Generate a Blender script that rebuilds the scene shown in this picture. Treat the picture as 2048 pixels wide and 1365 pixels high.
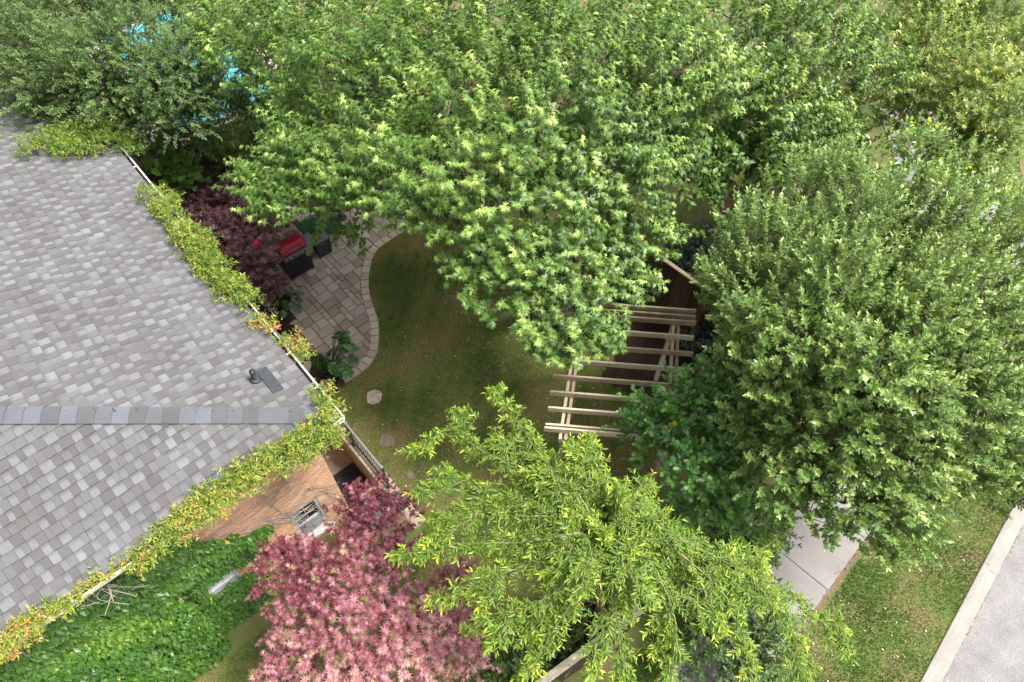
import bpy, math, random
import numpy as np
from mathutils import Matrix, Vector

for o in list(bpy.data.objects):
    bpy.data.objects.remove(o)
SC = bpy.context.scene
COL = SC.collection

# ------------------------------------------------------------------ camera
CAM_H = 14.16
cd = bpy.data.cameras.new('camera')
cd.sensor_width = 36.0
cd.lens = 24.0
cd.clip_start = 0.1
cd.clip_end = 500.0
cam = bpy.data.objects.new('camera', cd)
COL.objects.link(cam)
cam.location = (0, 0, CAM_H)
cam.rotation_euler = (math.radians(90 - 55), 0, 0)
SC.camera = cam

# ------------------------------------------------------------------ light
SUN_EL, SUN_AZ = 60.0, 4.0          # azimuth measured from +x, counter-clockwise
world = bpy.data.worlds.new('World')
SC.world = world
world.use_nodes = True
wn, wl = world.node_tree.nodes, world.node_tree.links
wn.clear()
sky = wn.new('ShaderNodeTexSky')
sky.sky_type = 'NISHITA'
sky.sun_disc = False
sky.sun_elevation = math.radians(SUN_EL)
sky.sun_rotation = math.radians(90 - SUN_AZ)
sky.air_density = 1.0
sky.dust_density = 4.0
sky.ozone_density = 0.6
hs = wn.new('ShaderNodeHueSaturation')          # thin high cloud: the blue is washed out evenly
hs.inputs['Saturation'].default_value = 0.35
bg = wn.new('ShaderNodeBackground')
bg.inputs['Strength'].default_value = 0.105
wo = wn.new('ShaderNodeOutputWorld')
wl.new(sky.outputs[0], hs.inputs['Color'])
wl.new(hs.outputs[0], bg.inputs['Color'])
wl.new(bg.outputs[0], wo.inputs['Surface'])
sd = bpy.data.lights.new('sun', 'SUN')
sd.energy = 2.3
sd.angle = math.radians(20)
sd.color = (1.0, 0.975, 0.94)
sun = bpy.data.objects.new('sun', sd)
COL.objects.link(sun)
_d = Vector((math.cos(math.radians(SUN_AZ)) * math.cos(math.radians(SUN_EL)),
             math.sin(math.radians(SUN_AZ)) * math.cos(math.radians(SUN_EL)),
             math.sin(math.radians(SUN_EL))))
sun.rotation_euler = _d.to_track_quat('Z', 'Y').to_euler()
sun.location = (0, 0, 40)
vs = SC.view_settings
vs.view_transform = 'Standard'
vs.look = 'None'
vs.gamma = 1.0
vs.use_curve_mapping = False
vs.exposure = 1.9

# ------------------------------------------------------------------ helpers
rng = np.random.default_rng(11)
random.seed(5)
PI = math.pi


def sm(x, a, b):
    t = np.clip((np.asarray(x, float) - a) / (b - a), 0, 1)
    return t * t * (3 - 2 * t)


def link(o, parent=None):
    COL.objects.link(o)
    if parent is not None:
        o.parent = parent
        o.matrix_parent_inverse = Matrix.Translation(-Vector(parent.location))
    return o


def tag(o, label=None, cat=None, group=None, kind=None):
    if label:
        o['label'] = label
    if cat:
        o['category'] = cat
    if group:
        o['group'] = group
    if kind:
        o['kind'] = kind
    return o


def thing(name, label, cat, loc=(0, 0, 0), group=None):
    o = bpy.data.objects.new(name, None)
    o.empty_display_size = 0.2
    o.location = loc
    COL.objects.link(o)
    return tag(o, label, cat, group)


def mesh_np(name, V, F, mat=None, parent=None, attrs=None, smooth=False, uv=None):
    """V (n,3) array, F (m,k) array of equal sided faces or list of faces"""
    me = bpy.data.meshes.new(name)
    V = np.asarray(V, np.float32)
    if isinstance(F, np.ndarray):
        m, k = F.shape
        me.vertices.add(len(V))
        me.vertices.foreach_set('co', V.ravel())
        me.loops.add(m * k)
        me.loops.foreach_set('vertex_index', F.astype(np.int32).ravel())
        me.polygons.add(m)
        me.polygons.foreach_set('loop_start', np.arange(0, m * k, k, dtype=np.int32))
        me.polygons.foreach_set('loop_total', np.full(m, k, np.int32))
        me.update(calc_edges=True)
    else:
        me.from_pydata([tuple(v) for v in V.tolist()], [], [tuple(int(i) for i in f) for f in F])
        me.update()
    if attrs:
        for an, (dom, arr) in attrs.items():
            a = me.attributes.new(an, 'FLOAT', dom)
            a.data.foreach_set('value', np.asarray(arr, np.float32))
    if smooth:
        me.polygons.foreach_set('use_smooth', np.ones(len(me.polygons), bool))
    if mat:
        me.materials.append(mat)
    o = bpy.data.objects.new(name, me)
    if parent is not False:
        link(o, parent)
    return o


class MB:
    """collects boxes, tubes, prisms into one mesh"""

    def __init__(s):
        s.v = []
        s.f = []
        s.a = []

    def add(s, V, F, a=0.0):
        n = len(s.v)
        s.v += [tuple(map(float, p)) for p in V]
        s.f += [tuple(i + n for i in f) for f in F]
        s.a += [a] * len(F)
        return s

    def box(s, o, ex, ey, ez, a=0.0, ch=0.0):
        """o centre, ex/ey/ez half-extent vectors; ch chamfer on the top edges"""
        o, ex, ey, ez = map(np.asarray, (o, ex, ey, ez))
        if ch <= 0:
            V = [o + sx * ex + sy * ey + sz * ez for sz in (-1, 1) for sx, sy in ((-1, -1), (1, -1), (1, 1), (-1, 1))]
            F = [(3, 2, 1, 0), (4, 5, 6, 7), (0, 1, 5, 4), (1, 2, 6, 5), (2, 3, 7, 6), (3, 0, 4, 7)]
        else:
            lx, ly, lz = (np.linalg.norm(q) for q in (ex, ey, ez))
            kx, ky, kz = 1 - ch / lx, 1 - ch / ly, 1 - ch / lz
            q = ((-1, -1), (1, -1), (1, 1), (-1, 1))
            V = [o + sx * ex + sy * ey - ez for sx, sy in q] + [o + sx * ex + sy * ey + kz * ez for sx, sy in q] + \
                [o + kx * sx * ex + ky * sy * ey + ez for sx, sy in q]
            F = [(3, 2, 1, 0), (8, 9, 10, 11)]
            for b in (0, 4):
                for i in range(4):
                    j = (i + 1) % 4
                    F.append((b + i, b + j, b + 4 + j, b + 4 + i))
        return s.add(V, F, a)

    def abox(s, x0, x1, y0, y1, z0, z1, a=0.0, ch=0.0):
        return s.box(((x0 + x1) / 2, (y0 + y1) / 2, (z0 + z1) / 2), ((x1 - x0) / 2, 0, 0), (0, (y1 - y0) / 2, 0),
                     (0, 0, (z1 - z0) / 2), a, ch)

    def tube(s, pts, rad, n=6, cap=True, a=0.0):
        P = np.asarray(pts, float)
        R = np.broadcast_to(np.asarray(rad, float), (len(P),))
        T = np.gradient(P, axis=0)
        T /= np.linalg.norm(T, axis=1)[:, None] + 1e-9
        up = np.array([0.31, 0.2, 0.93])
        if abs(T[0] @ up) > 0.95:
            up = np.array([1.0, 0.1, 0.0])
        V = []
        for p, r, t in zip(P, R, T):
            e1 = np.cross(t, up)
            e1 /= np.linalg.norm(e1) + 1e-9
            e2 = np.cross(e1, t)
            for k in range(n):
                an = 2 * PI * k / n
                V.append(p + r * (math.cos(an) * e1 + math.sin(an) * e2))
        F = []
        for i in range(len(P) - 1):
            for k in range(n):
                k2 = (k + 1) % n
                F.append((i * n + k, i * n + k2, (i + 1) * n + k2, (i + 1) * n + k))
        if cap:
            F.append(tuple(range(n - 1, -1, -1)))
            F.append(tuple((len(P) - 1) * n + k for k in range(n)))
        return s.add(V, F, a)

    def prism(s, poly, z0, z1, a=0.0, ch=0.0):
        """poly: list of (x,y) counter-clockwise"""
        n = len(poly)
        if ch <= 0:
            V = [(x, y, z0) for x, y in poly] + [(x, y, z1) for x, y in poly]
            F = [tuple(range(n - 1, -1, -1)), tuple(range(n, 2 * n))]
            F += [(i, (i + 1) % n, n + (i + 1) % n, n + i) for i in range(n)]
        else:
            c = np.mean(np.asarray(poly, float), axis=0)
            r = max(1e-3, np.mean([math.hypot(x - c[0], y - c[1]) for x, y in poly]))
            k = max(0.2, 1 - ch / r)
            V = [(x, y, z0) for x, y in poly] + [(x, y, z1 - ch) for x, y in poly] + \
                [(c[0] + (x - c[0]) * k, c[1] + (y - c[1]) * k, z1) for x, y in poly]
            F = [tuple(range(n - 1, -1, -1)), tuple(range(2 * n, 3 * n))]
            for b in (0, n):
                F += [(b + i, b + (i + 1) % n, b + n + (i + 1) % n, b + n + i) for i in range(n)]
        return s.add(V, F, a)

    def build(s, name, mat, parent=None, smooth=False, attr=None):
        at = {attr: ('FACE', s.a)} if attr else None
        return mesh_np(name, np.array(s.v), s.f, mat, parent, at, smooth)


# ------------------------------------------------------------------ materials
def nmat(name):
    m = bpy.data.materials.new(name)
    m.use_nodes = True
    n, l = m.node_tree.nodes, m.node_tree.links
    return m, n, l, n['Principled BSDF']


def ramp(n, stops, interp='LINEAR'):
    r = n.new('ShaderNodeValToRGB')
    r.color_ramp.interpolation = interp
    el = r.color_ramp.elements
    while len(el) < len(stops):
        el.new(0.5)
    for e, (p, c) in zip(el, stops):
        e.position = p
        e.color = (c[0], c[1], c[2], 1)
    return r


def noise(n, l, scale, detail=3, rough=0.55, vec=None):
    t = n.new('ShaderNodeTexNoise')
    t.inputs['Scale'].default_value = scale
    t.inputs['Detail'].default_value = detail
    t.inputs['Roughness'].default_value = rough
    if vec is None:
        g = n.new('ShaderNodeNewGeometry')
        vec = g.outputs['Position']
    l.new(vec, t.inputs['Vector'])
    return t


def mixc(n, l, fac, a, b, mode='MIX'):
    m = n.new('ShaderNodeMix')
    m.data_type = 'RGBA'
    m.blend_type = mode
    for sock, v in ((m.inputs[0], fac), (m.inputs[6], a), (m.inputs[7], b)):
        if isinstance(v, (int, float)):
            sock.default_value = v
        elif isinstance(v, tuple):
            sock.default_value = (v[0], v[1], v[2], 1)
        else:
            l.new(v, sock)
    return m.outputs[2]


def surf(name, stops, scale=6.0, rough=0.8, bump=0.0, bscale=60.0, fine=None, spec=0.3, attr=None, metallic=0.0,
         objrand=0.0):
    """noise (plus an optional per-face attribute or per-object random) into a colour ramp, fine speckle, bump"""
    m, n, l, p = nmat(name)
    t = noise(n, l, scale, 4)
    fac = t.outputs['Fac']
    if attr or objrand:
        if attr:
            a = n.new('ShaderNodeAttribute')
            a.attribute_name = attr
            src = a.outputs['Fac']
        else:
            oi = n.new('ShaderNodeObjectInfo')
            src = oi.outputs['Random']
        mx = n.new('ShaderNodeMix')
        mx.inputs[0].default_value = 0.7 if attr else objrand
        l.new(fac, mx.inputs[2])
        l.new(src, mx.inputs[3])
        fac = mx.outputs[0]
    r = ramp(n, stops)
    l.new(fac, r.inputs[0])
    col = r.outputs[0]
    if fine:
        fs, fa = fine
        t2 = noise(n, l, fs, 2, 0.7)
        r2 = ramp(n, [(0.25, (1 - fa,) * 3), (0.75, (1 + fa,) * 3)])
        l.new(t2.outputs['Fac'], r2.inputs[0])
        col = mixc(n, l, 1.0, col, r2.outputs[0], 'MULTIPLY')
    l.new(col, p.inputs['Base Color'])
    p.inputs['Roughness'].default_value = rough
    p.inputs['Specular IOR Level'].default_value = spec
    p.inputs['Metallic'].default_value = metallic
    if bump:
        tb = noise(n, l, bscale, 4, 0.6)
        b = n.new('ShaderNodeBump')
        b.inputs['Strength'].default_value = bump
        b.inputs['Distance'].default_value = 0.02
        l.new(tb.outputs['Fac'], b.inputs['Height'])
        l.new(b.outputs[0], p.inputs['Normal'])
    return m


def leafmat(name, stops, rough=0.45, spec=0.4, trans=0.3, back=None, tcol=1.6, tsat=(1.15, 1.1, 0.5)):
    m, n, l, p = nmat(name)
    a = n.new('ShaderNodeAttribute')
    a.attribute_name = 'tint'
    r = ramp(n, stops)
    l.new(a.outputs['Fac'], r.inputs[0])
    col = r.outputs[0]
    if back:
        g = n.new('ShaderNodeNewGeometry')
        col = mixc(n, l, g.outputs['Backfacing'], col, back)
    l.new(col, p.inputs['Base Color'])
    p.inputs['Roughness'].default_value = rough
    p.inputs['Specular IOR Level'].default_value = spec
    tr = n.new('ShaderNodeBsdfTranslucent')
    tc = mixc(n, l, 1.0, r.outputs[0], (tcol * tsat[0], tcol * tsat[1], tcol * tsat[2]), 'MULTIPLY')
    l.new(tc, tr.inputs['Color'])
    ms = n.new('ShaderNodeMixShader')
    ms.inputs[0].default_value = trans
    l.new(p.outputs[0], ms.inputs[1])
    l.new(tr.outputs[0], ms.inputs[2])
    l.new(ms.outputs[0], n['Material Output'].inputs['Surface'])
    return m


M = {}
M['grass_ground'] = surf('grass_ground', [(0.3, (0.154, 0.112, 0.061)), (0.5, (0.102, 0.112, 0.037)), (0.7, (0.072, 0.112, 0.026))],
                         1.3, 0.95, 0.6, 90, (180, 0.5), 0.1)
M['blade'] = leafmat('grass_blade', [(0.0, (0.302, 0.224, 0.095)), (0.25, (0.230, 0.213, 0.067)), (0.5, (0.134, 0.185, 0.038)),
 (1.0, (0.056, 0.118, 0.019))], 0.6, 0.2, 0.25)
M['mulch'] = surf('mulch', [(0.3, (0.012, 0.009, 0.007)), (0.7, (0.05, 0.032, 0.022))], 26, 0.95, 1.0, 60, (120, 0.6), 0.1)
M['leaflitter'] = surf('leaf_litter', [(0.3, (0.09, 0.062, 0.04)), (0.7, (0.18, 0.13, 0.085))], 20, 0.95, 0.8, 60, (110, 0.5), 0.1)
M['asphalt'] = surf('asphalt', [(0.25, (0.15, 0.143, 0.138)), (0.75, (0.225, 0.215, 0.207))], 2.2, 0.9, 0.9, 90, (75, 0.5), 0.25)
M['kerb'] = surf('kerb_concrete', [(0.25, (0.180, 0.165, 0.144)), (0.7, (0.240, 0.224, 0.201))], 2.0, 0.9, 0.35, 100, (70, 0.28), 0.2)
M['walk'] = surf('sidewalk_concrete', [(0.3, (0.174, 0.160, 0.148)), (0.7, (0.215, 0.201, 0.189))], 1.6, 0.9, 0.3, 110, (80, 0.25), 0.2)
M['concrete'] = surf('retaining_concrete', [(0.25, (0.23, 0.19, 0.13)), (0.7, (0.40, 0.34, 0.25))], 5, 0.9, 0.35, 90, (160, 0.2), 0.2)
M['landing'] = surf('landing_concrete', [(0.25, (0.17, 0.135, 0.09)), (0.7, (0.28, 0.22, 0.15))], 6, 0.9, 0.3, 90, (160, 0.2), 0.2)
M['rubber'] = surf('rubber_mat', [(0.3, (0.010, 0.010, 0.012)), (0.7, (0.02, 0.02, 0.023))], 40, 0.75, 0.5, 220, None, 0.3)
M['slate'] = surf('dark_slab', [(0.3, (0.07, 0.07, 0.072)), (0.7, (0.13, 0.13, 0.13))], 8, 0.85, 0.4, 120, (200, 0.3), 0.25)
M['paver'] = surf('paver_stone', [(0.2, (0.215, 0.175, 0.135)), (0.5, (0.30, 0.255, 0.205)), (0.8, (0.375, 0.33, 0.275))], 2.6, 0.85, 0.45, 70,
                  (130, 0.22), 0.25, objrand=0.55)
M['border'] = surf('border_stone', [(0.2, (0.290, 0.245, 0.185)), (0.8, (0.422, 0.370, 0.290))], 2.6, 0.85, 0.45, 70, (130, 0.2), 0.25,
                   objrand=0.5)
M['jointsand'] = surf('joint_sand', [(0.3, (0.05, 0.035, 0.025)), (0.7, (0.10, 0.075, 0.05))], 14, 0.95, 0.5, 120, None, 0.1)
M['flag'] = surf('flagstone', [(0.25, (0.17, 0.145, 0.11)), (0.7, (0.30, 0.26, 0.20))], 5, 0.9, 0.5, 60, (120, 0.25), 0.2, objrand=0.3)
M['stone'] = surf('stepping_stone', [(0.3, (0.22, 0.19, 0.14)), (0.55, (0.42, 0.37, 0.29)), (0.7, (0.52, 0.47, 0.38))], 16, 0.9, 0.9, 50, (90, 0.35), 0.2)
M['stone_worn'] = surf('stepping_stone_worn', [(0.3, (0.10, 0.085, 0.06)), (0.7, (0.19, 0.165, 0.12))], 9, 0.9, 0.6, 60, (110, 0.35), 0.2)
M['whitealu'] = surf('white_aluminium', [(0.3, (0.62, 0.59, 0.54)), (0.7, (0.78, 0.76, 0.72))], 9, 0.45, 0, 1, (60, 0.1), 0.4)
M['gutterdirt'] = surf('gutter_dirt', [(0.3, (0.008, 0.007, 0.006)), (0.7, (0.03, 0.025, 0.018))], 30, 0.95, 0.8, 90)
M['soffit'] = surf('soffit_paint', [(0.3, (0.42, 0.36, 0.30)), (0.7, (0.5, 0.44, 0.37))], 5, 0.7)
M['mortar'] = surf('mortar', [(0.3, (0.44, 0.33, 0.24)), (0.7, (0.58, 0.46, 0.35))], 20, 0.95, 0.4, 150, (150, 0.2), 0.1)
M['brick'] = surf('brick', [(0.2, (0.42, 0.235, 0.14)), (0.5, (0.50, 0.295, 0.18)), (0.8, (0.58, 0.36, 0.235))], 7, 0.9, 0.4, 130, (160, 0.18), 0.15,
                  objrand=0.5)
M['brickstuff'] = surf('brick_joined', [(0.2, (0.42, 0.235, 0.14)), (0.5, (0.50, 0.295, 0.18)), (0.8, (0.58, 0.36, 0.235))], 7, 0.9, 0.4, 130,
                       (160, 0.18), 0.15, attr='tone')
M['winwhite'] = surf('window_white', [(0.3, (0.495, 0.486, 0.468)), (0.7, (0.612, 0.603, 0.585))], 12, 0.5)
M['wingrey'] = surf('window_grey', [(0.3, (0.26, 0.29, 0.30)), (0.7, (0.34, 0.37, 0.38))], 12, 0.5)
M['sill'] = surf('window_sill', [(0.3, (0.42, 0.39, 0.34)), (0.7, (0.56, 0.53, 0.47))], 12, 0.8)
M['blind'] = surf('window_blind', [(0.3, (0.5, 0.55, 0.58)), (0.7, (0.62, 0.67, 0.70))], 12, 0.6)
M['blackmetal'] = surf('black_metal', [(0.3, (0.012, 0.011, 0.011)), (0.7, (0.022, 0.02, 0.02))], 12, 0.4, 0, 1, None, 0.5)
M['railcap'] = surf('rail_cap', [(0.3, (0.12, 0.115, 0.115)), (0.7, (0.18, 0.17, 0.17))], 12, 0.35, 0, 1, None, 0.5)
M['ventpipe'] = surf('vent_pipe', [(0.3, (0.02, 0.022, 0.026)), (0.7, (0.045, 0.048, 0.055))], 20, 0.6)
M['ventflash'] = surf('vent_flashing', [(0.3, (0.027, 0.030, 0.037)), (0.7, (0.045, 0.048, 0.057))], 14, 0.8, 0.5, 260, (260, 0.3))
M['deck'] = surf('roof_underlay', [(0.3, (0.03, 0.03, 0.03)), (0.7, (0.05, 0.05, 0.05))], 10, 0.9)
M['timber'] = surf('weathered_timber', [(0.25, (0.277, 0.203, 0.130)), (0.5, (0.406, 0.325, 0.220)), (0.75, (0.537, 0.455, 0.333))], 4, 0.85, 0.5, 60, (90, 0.22), 0.2,
                   objrand=0.45)
M['fencewood'] = surf('fence_wood', [(0.25, (0.042, 0.029, 0.018)), (0.75, (0.084, 0.060, 0.039))], 6, 0.9, 0.5, 60, (90, 0.3), 0.15, objrand=0.4)
M['fencedark'] = surf('fence_wood_dark', [(0.25, (0.022, 0.016, 0.011)), (0.75, (0.055, 0.04, 0.028))], 6, 0.9, 0.5, 60, (90, 0.3), 0.15, objrand=0.4)
M['oldrail'] = surf('old_rail_wood', [(0.25, (0.15, 0.12, 0.08)), (0.5, (0.27, 0.235, 0.17)), (0.75, (0.40, 0.36, 0.29))], 9, 0.9, 0.6, 50, (70, 0.3), 0.15)
M['bark'] = surf('bark', [(0.25, (0.06, 0.045, 0.032)), (0.75, (0.16, 0.125, 0.09))], 14, 0.95, 0.9, 40, (80, 0.3), 0.1)
M['barktan'] = surf('bark_tan', [(0.25, (0.13, 0.075, 0.042)), (0.75, (0.26, 0.165, 0.10))], 14, 0.9, 0.7, 40, (80, 0.3), 0.15)
M['twig'] = surf('green_twig', [(0.25, (0.13, 0.11, 0.045)), (0.75, (0.24, 0.21, 0.10))], 14, 0.8)
M['greystem'] = surf('dry_vine_stem', [(0.25, (0.184, 0.151, 0.126)), (0.75, (0.335, 0.293, 0.259))], 30, 0.9)
M['pool'] = None
M['pooldeck'] = surf('pool_deck', [(0.3, (0.276, 0.240, 0.204)), (0.7, (0.348, 0.312, 0.270))], 3, 0.9, 0.2, 80)
M['poolshell'] = surf('pool_liner', [(0.3, (0.05, 0.42, 0.48)), (0.7, (0.09, 0.55, 0.60))], 3, 0.5)
M['grillred'] = surf('grill_red', [(0.3, (0.30, 0.008, 0.022)), (0.7, (0.36, 0.012, 0.03))], 5, 0.28, 0, 1, None, 0.6)
M['blackpaint'] = surf('black_paint', [(0.3, (0.008, 0.008, 0.009)), (0.7, (0.016, 0.016, 0.017))], 9, 0.5, 0, 1, None, 0.35)
M['darkresin'] = surf('dark_resin', [(0.3, (0.016, 0.019, 0.024)), (0.7, (0.03, 0.034, 0.042))], 9, 0.55, 0, 1, None, 0.4)
M['greymetal'] = surf('grey_metal', [(0.3, (0.10, 0.105, 0.115)), (0.7, (0.17, 0.175, 0.185))], 9, 0.4)
M['greenmat'] = surf('green_mat', [(0.3, (0.012, 0.055, 0.02)), (0.7, (0.02, 0.08, 0.03))], 40, 0.95, 0.8, 220, (220, 0.3))
M['blackpot'] = surf('black_pot', [(0.3, (0.008, 0.008, 0.009)), (0.7, (0.016, 0.016, 0.016))], 9, 0.5)
M['teal'] = surf('teal_plastic', [(0.3, (0.06, 0.17, 0.16)), (0.7, (0.09, 0.22, 0.21))], 9, 0.45)
M['clay'] = surf('tan_clay', [(0.3, (0.26, 0.19, 0.12)), (0.7, (0.34, 0.26, 0.17))], 9, 0.8)
M['drygrass'] = surf('tan_debris', [(0.3, (0.30, 0.22, 0.13)), (0.7, (0.62, 0.55, 0.44))], 30, 0.9, attr='tone')
M['white_paint'] = surf('white_paint', [(0.3, (0.7, 0.7, 0.7)), (0.7, (0.8, 0.8, 0.8))], 9, 0.4)

# pool water over its liner
m, n, l, p = nmat('pool_water')
p.inputs['Base Color'].default_value = (0.06, 0.33, 0.37, 1)
p.inputs['Roughness'].default_value = 0.08
t = noise(n, l, 5, 3)
b = n.new('ShaderNodeBump')
b.inputs['Strength'].default_value = 0.35
b.inputs['Distance'].default_value = 0.05
l.new(t.outputs['Fac'], b.inputs['Height'])
l.new(b.outputs[0], p.inputs['Normal'])
M['pool'] = m

# dark window glass
m, n, l, p = nmat('window_glass')
p.inputs['Base Color'].default_value = (0.012, 0.014, 0.015, 1)
p.inputs['Roughness'].default_value = 0.06
p.inputs['Specular IOR Level'].default_value = 0.5
M['glass'] = m

# asphalt shingle: tone per tab, printed shadow band towards the upper end of the pale tabs, granules
m, n, l, p = nmat('shingle')
a1 = n.new('ShaderNodeAttribute')
a1.attribute_name = 'tone'
a2 = n.new('ShaderNodeAttribute')
a2.attribute_name = 'up'
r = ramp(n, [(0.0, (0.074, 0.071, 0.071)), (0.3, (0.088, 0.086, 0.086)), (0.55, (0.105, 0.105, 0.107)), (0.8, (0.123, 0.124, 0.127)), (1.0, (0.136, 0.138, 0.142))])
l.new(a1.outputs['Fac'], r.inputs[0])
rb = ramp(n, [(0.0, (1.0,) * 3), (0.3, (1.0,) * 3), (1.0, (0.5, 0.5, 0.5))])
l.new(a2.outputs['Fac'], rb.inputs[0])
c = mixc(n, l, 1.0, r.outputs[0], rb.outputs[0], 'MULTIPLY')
t = noise(n, l, 170, 2, 0.8)
rg = ramp(n, [(0.28, (0.62,) * 3), (0.5, (1.0,) * 3), (0.75, (1.4,) * 3)])
l.new(t.outputs['Fac'], rg.inputs[0])
c = mixc(n, l, 1.0, c, rg.outputs[0], 'MULTIPLY')
t = noise(n, l, 0.9, 5, 0.65)
rg = ramp(n, [(0.3, (0.84, 0.82, 0.80)), (0.7, (1.1, 1.1, 1.11))])
l.new(t.outputs['Fac'], rg.inputs[0])
c = mixc(n, l, 1.0, c, rg.outputs[0], 'MULTIPLY')
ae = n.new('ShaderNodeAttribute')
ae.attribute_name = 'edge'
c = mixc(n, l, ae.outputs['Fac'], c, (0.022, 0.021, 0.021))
l.new(c, p.inputs['Base Color'])
p.inputs['Roughness'].default_value = 0.92
p.inputs['Specular IOR Level'].default_value = 0.15
t = noise(n, l, 240, 2, 0.7)
b = n.new('ShaderNodeBump')
b.inputs['Strength'].default_value = 0.5
b.inputs['Distance'].default_value = 0.004
l.new(t.outputs['Fac'], b.inputs['Height'])
l.new(b.outputs[0], p.inputs['Normal'])
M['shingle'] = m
mc = m.copy()
mc.name = 'hip_cap_shingle'
for nd in mc.node_tree.nodes:
    if nd.type == 'VALTORGB' and len(nd.color_ramp.elements) == 5:
        for e, c_ in zip(nd.color_ramp.elements, ((0.058, 0.058, 0.061), (0.075, 0.077, 0.082), (0.092, 0.098, 0.107), (0.108, 0.116, 0.127), (0.122, 0.13, 0.142))):
            e.color = (*c_, 1)
M['cap'] = mc

# foliage
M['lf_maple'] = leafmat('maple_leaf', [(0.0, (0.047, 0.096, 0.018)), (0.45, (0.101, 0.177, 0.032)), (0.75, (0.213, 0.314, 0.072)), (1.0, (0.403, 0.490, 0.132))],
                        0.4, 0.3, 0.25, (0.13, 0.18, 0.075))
M['lf_right'] = leafmat('pear_leaf', [(0.0, (0.072, 0.132, 0.029)), (0.5, (0.149, 0.231, 0.057)), (0.8, (0.248, 0.341, 0.099)), (1.0, (0.440, 0.506, 0.209))],
                        0.45, 0.25, 0.22, (0.13, 0.195, 0.07))
M['lf_bottom'] = leafmat('elm_leaf', [(0.0, (0.070, 0.135, 0.016)), (0.5, (0.140, 0.227, 0.026)), (0.8, (0.259, 0.356, 0.038)), (1.0, (0.454, 0.497, 0.054))],
                         0.45, 0.35, 0.32)
M['lf_dark'] = leafmat('glossy_leaf', [(0.0, (0.056, 0.139, 0.030)), (0.6, (0.102, 0.233, 0.041)), (0.85, (0.205, 0.355, 0.056)), (0.92, (0.634, 0.745, 0.056)), (1.0, (0.857, 0.894, 0.056))],
                       0.28, 0.55, 0.22, (0.20, 0.25, 0.18))
M['lf_grey'] = leafmat('grey_green_leaf', [(0.0, (0.045, 0.085, 0.022)), (0.5, (0.09, 0.15, 0.04)), (1.0, (0.175, 0.25, 0.08))], 0.5, 0.35, 0.28, (0.12, 0.17, 0.10))
M['lf_yellow'] = leafmat('yellowing_leaf', [(0.0, (0.077, 0.130, 0.024)), (0.5, (0.144, 0.213, 0.043)), (0.85, (0.259, 0.312, 0.072)), (1.0, (0.403, 0.395, 0.096))], 0.5, 0.3, 0.3)
M['lf_red'] = leafmat('red_maple_leaf', [(0.0, (0.129, 0.028, 0.041)), (0.4, (0.267, 0.094, 0.114)), (0.7, (0.415, 0.213, 0.217)), (0.88, (0.465, 0.277, 0.208)), (1.0, (0.168, 0.129, 0.054))],
                      0.5, 0.35, 0.25, (0.32, 0.12, 0.12), 1.3, (1.2, 0.7, 0.5))
M['lf_purple'] = leafmat('purple_maple_leaf', [(0.0, (0.045, 0.021, 0.024)), (0.5, (0.098, 0.045, 0.050)), (0.9, (0.165, 0.083, 0.083)), (0.97, (0.150, 0.075, 0.075)), (1.0, (0.450, 0.018, 0.030))],
                         0.5, 0.35, 0.15, None, 1.2, (1.2, 0.6, 0.5))
M['lf_vine'] = leafmat('creeper_leaf', [(0.0, (0.053, 0.114, 0.014)), (0.4, (0.132, 0.202, 0.022)), (0.7, (0.246, 0.290, 0.040)), (0.88, (0.352, 0.299, 0.079)), (1.0, (0.334, 0.150, 0.053))],
                       0.5, 0.35, 0.25)
M['lf_ivy'] = leafmat('ivy_leaf', [(0.0, (0.029, 0.079, 0.010)), (0.5, (0.058, 0.137, 0.016)), (0.85, (0.127, 0.212, 0.021)), (1.0, (0.296, 0.275, 0.042))], 0.42, 0.4, 0.2)
M['lf_heart'] = leafmat('heart_leaf', [(0.0, (0.05, 0.12, 0.022)), (0.6, (0.085, 0.18, 0.03)), (1.0, (0.17, 0.30, 0.035))], 0.5, 0.3, 0.3)
M['lf_pot'] = leafmat('houseplant_leaf', [(0.0, (0.015, 0.05, 0.013)), (0.6, (0.03, 0.10, 0.02)), (1.0, (0.07, 0.17, 0.04))], 0.35, 0.5, 0.2)
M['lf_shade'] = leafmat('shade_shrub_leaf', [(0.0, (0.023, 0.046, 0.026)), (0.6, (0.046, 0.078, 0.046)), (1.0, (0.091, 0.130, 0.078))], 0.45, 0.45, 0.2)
M['petal'] = leafmat('petal', [(0.0, (0.55, 0.5, 0.42)), (1.0, (0.8, 0.78, 0.72))], 0.7, 0.2, 0.2)
M['redflower'] = leafmat('red_petal', [(0.0, (0.35, 0.01, 0.012)), (1.0, (0.6, 0.06, 0.07))], 0.5, 0.3, 0.2)

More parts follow.
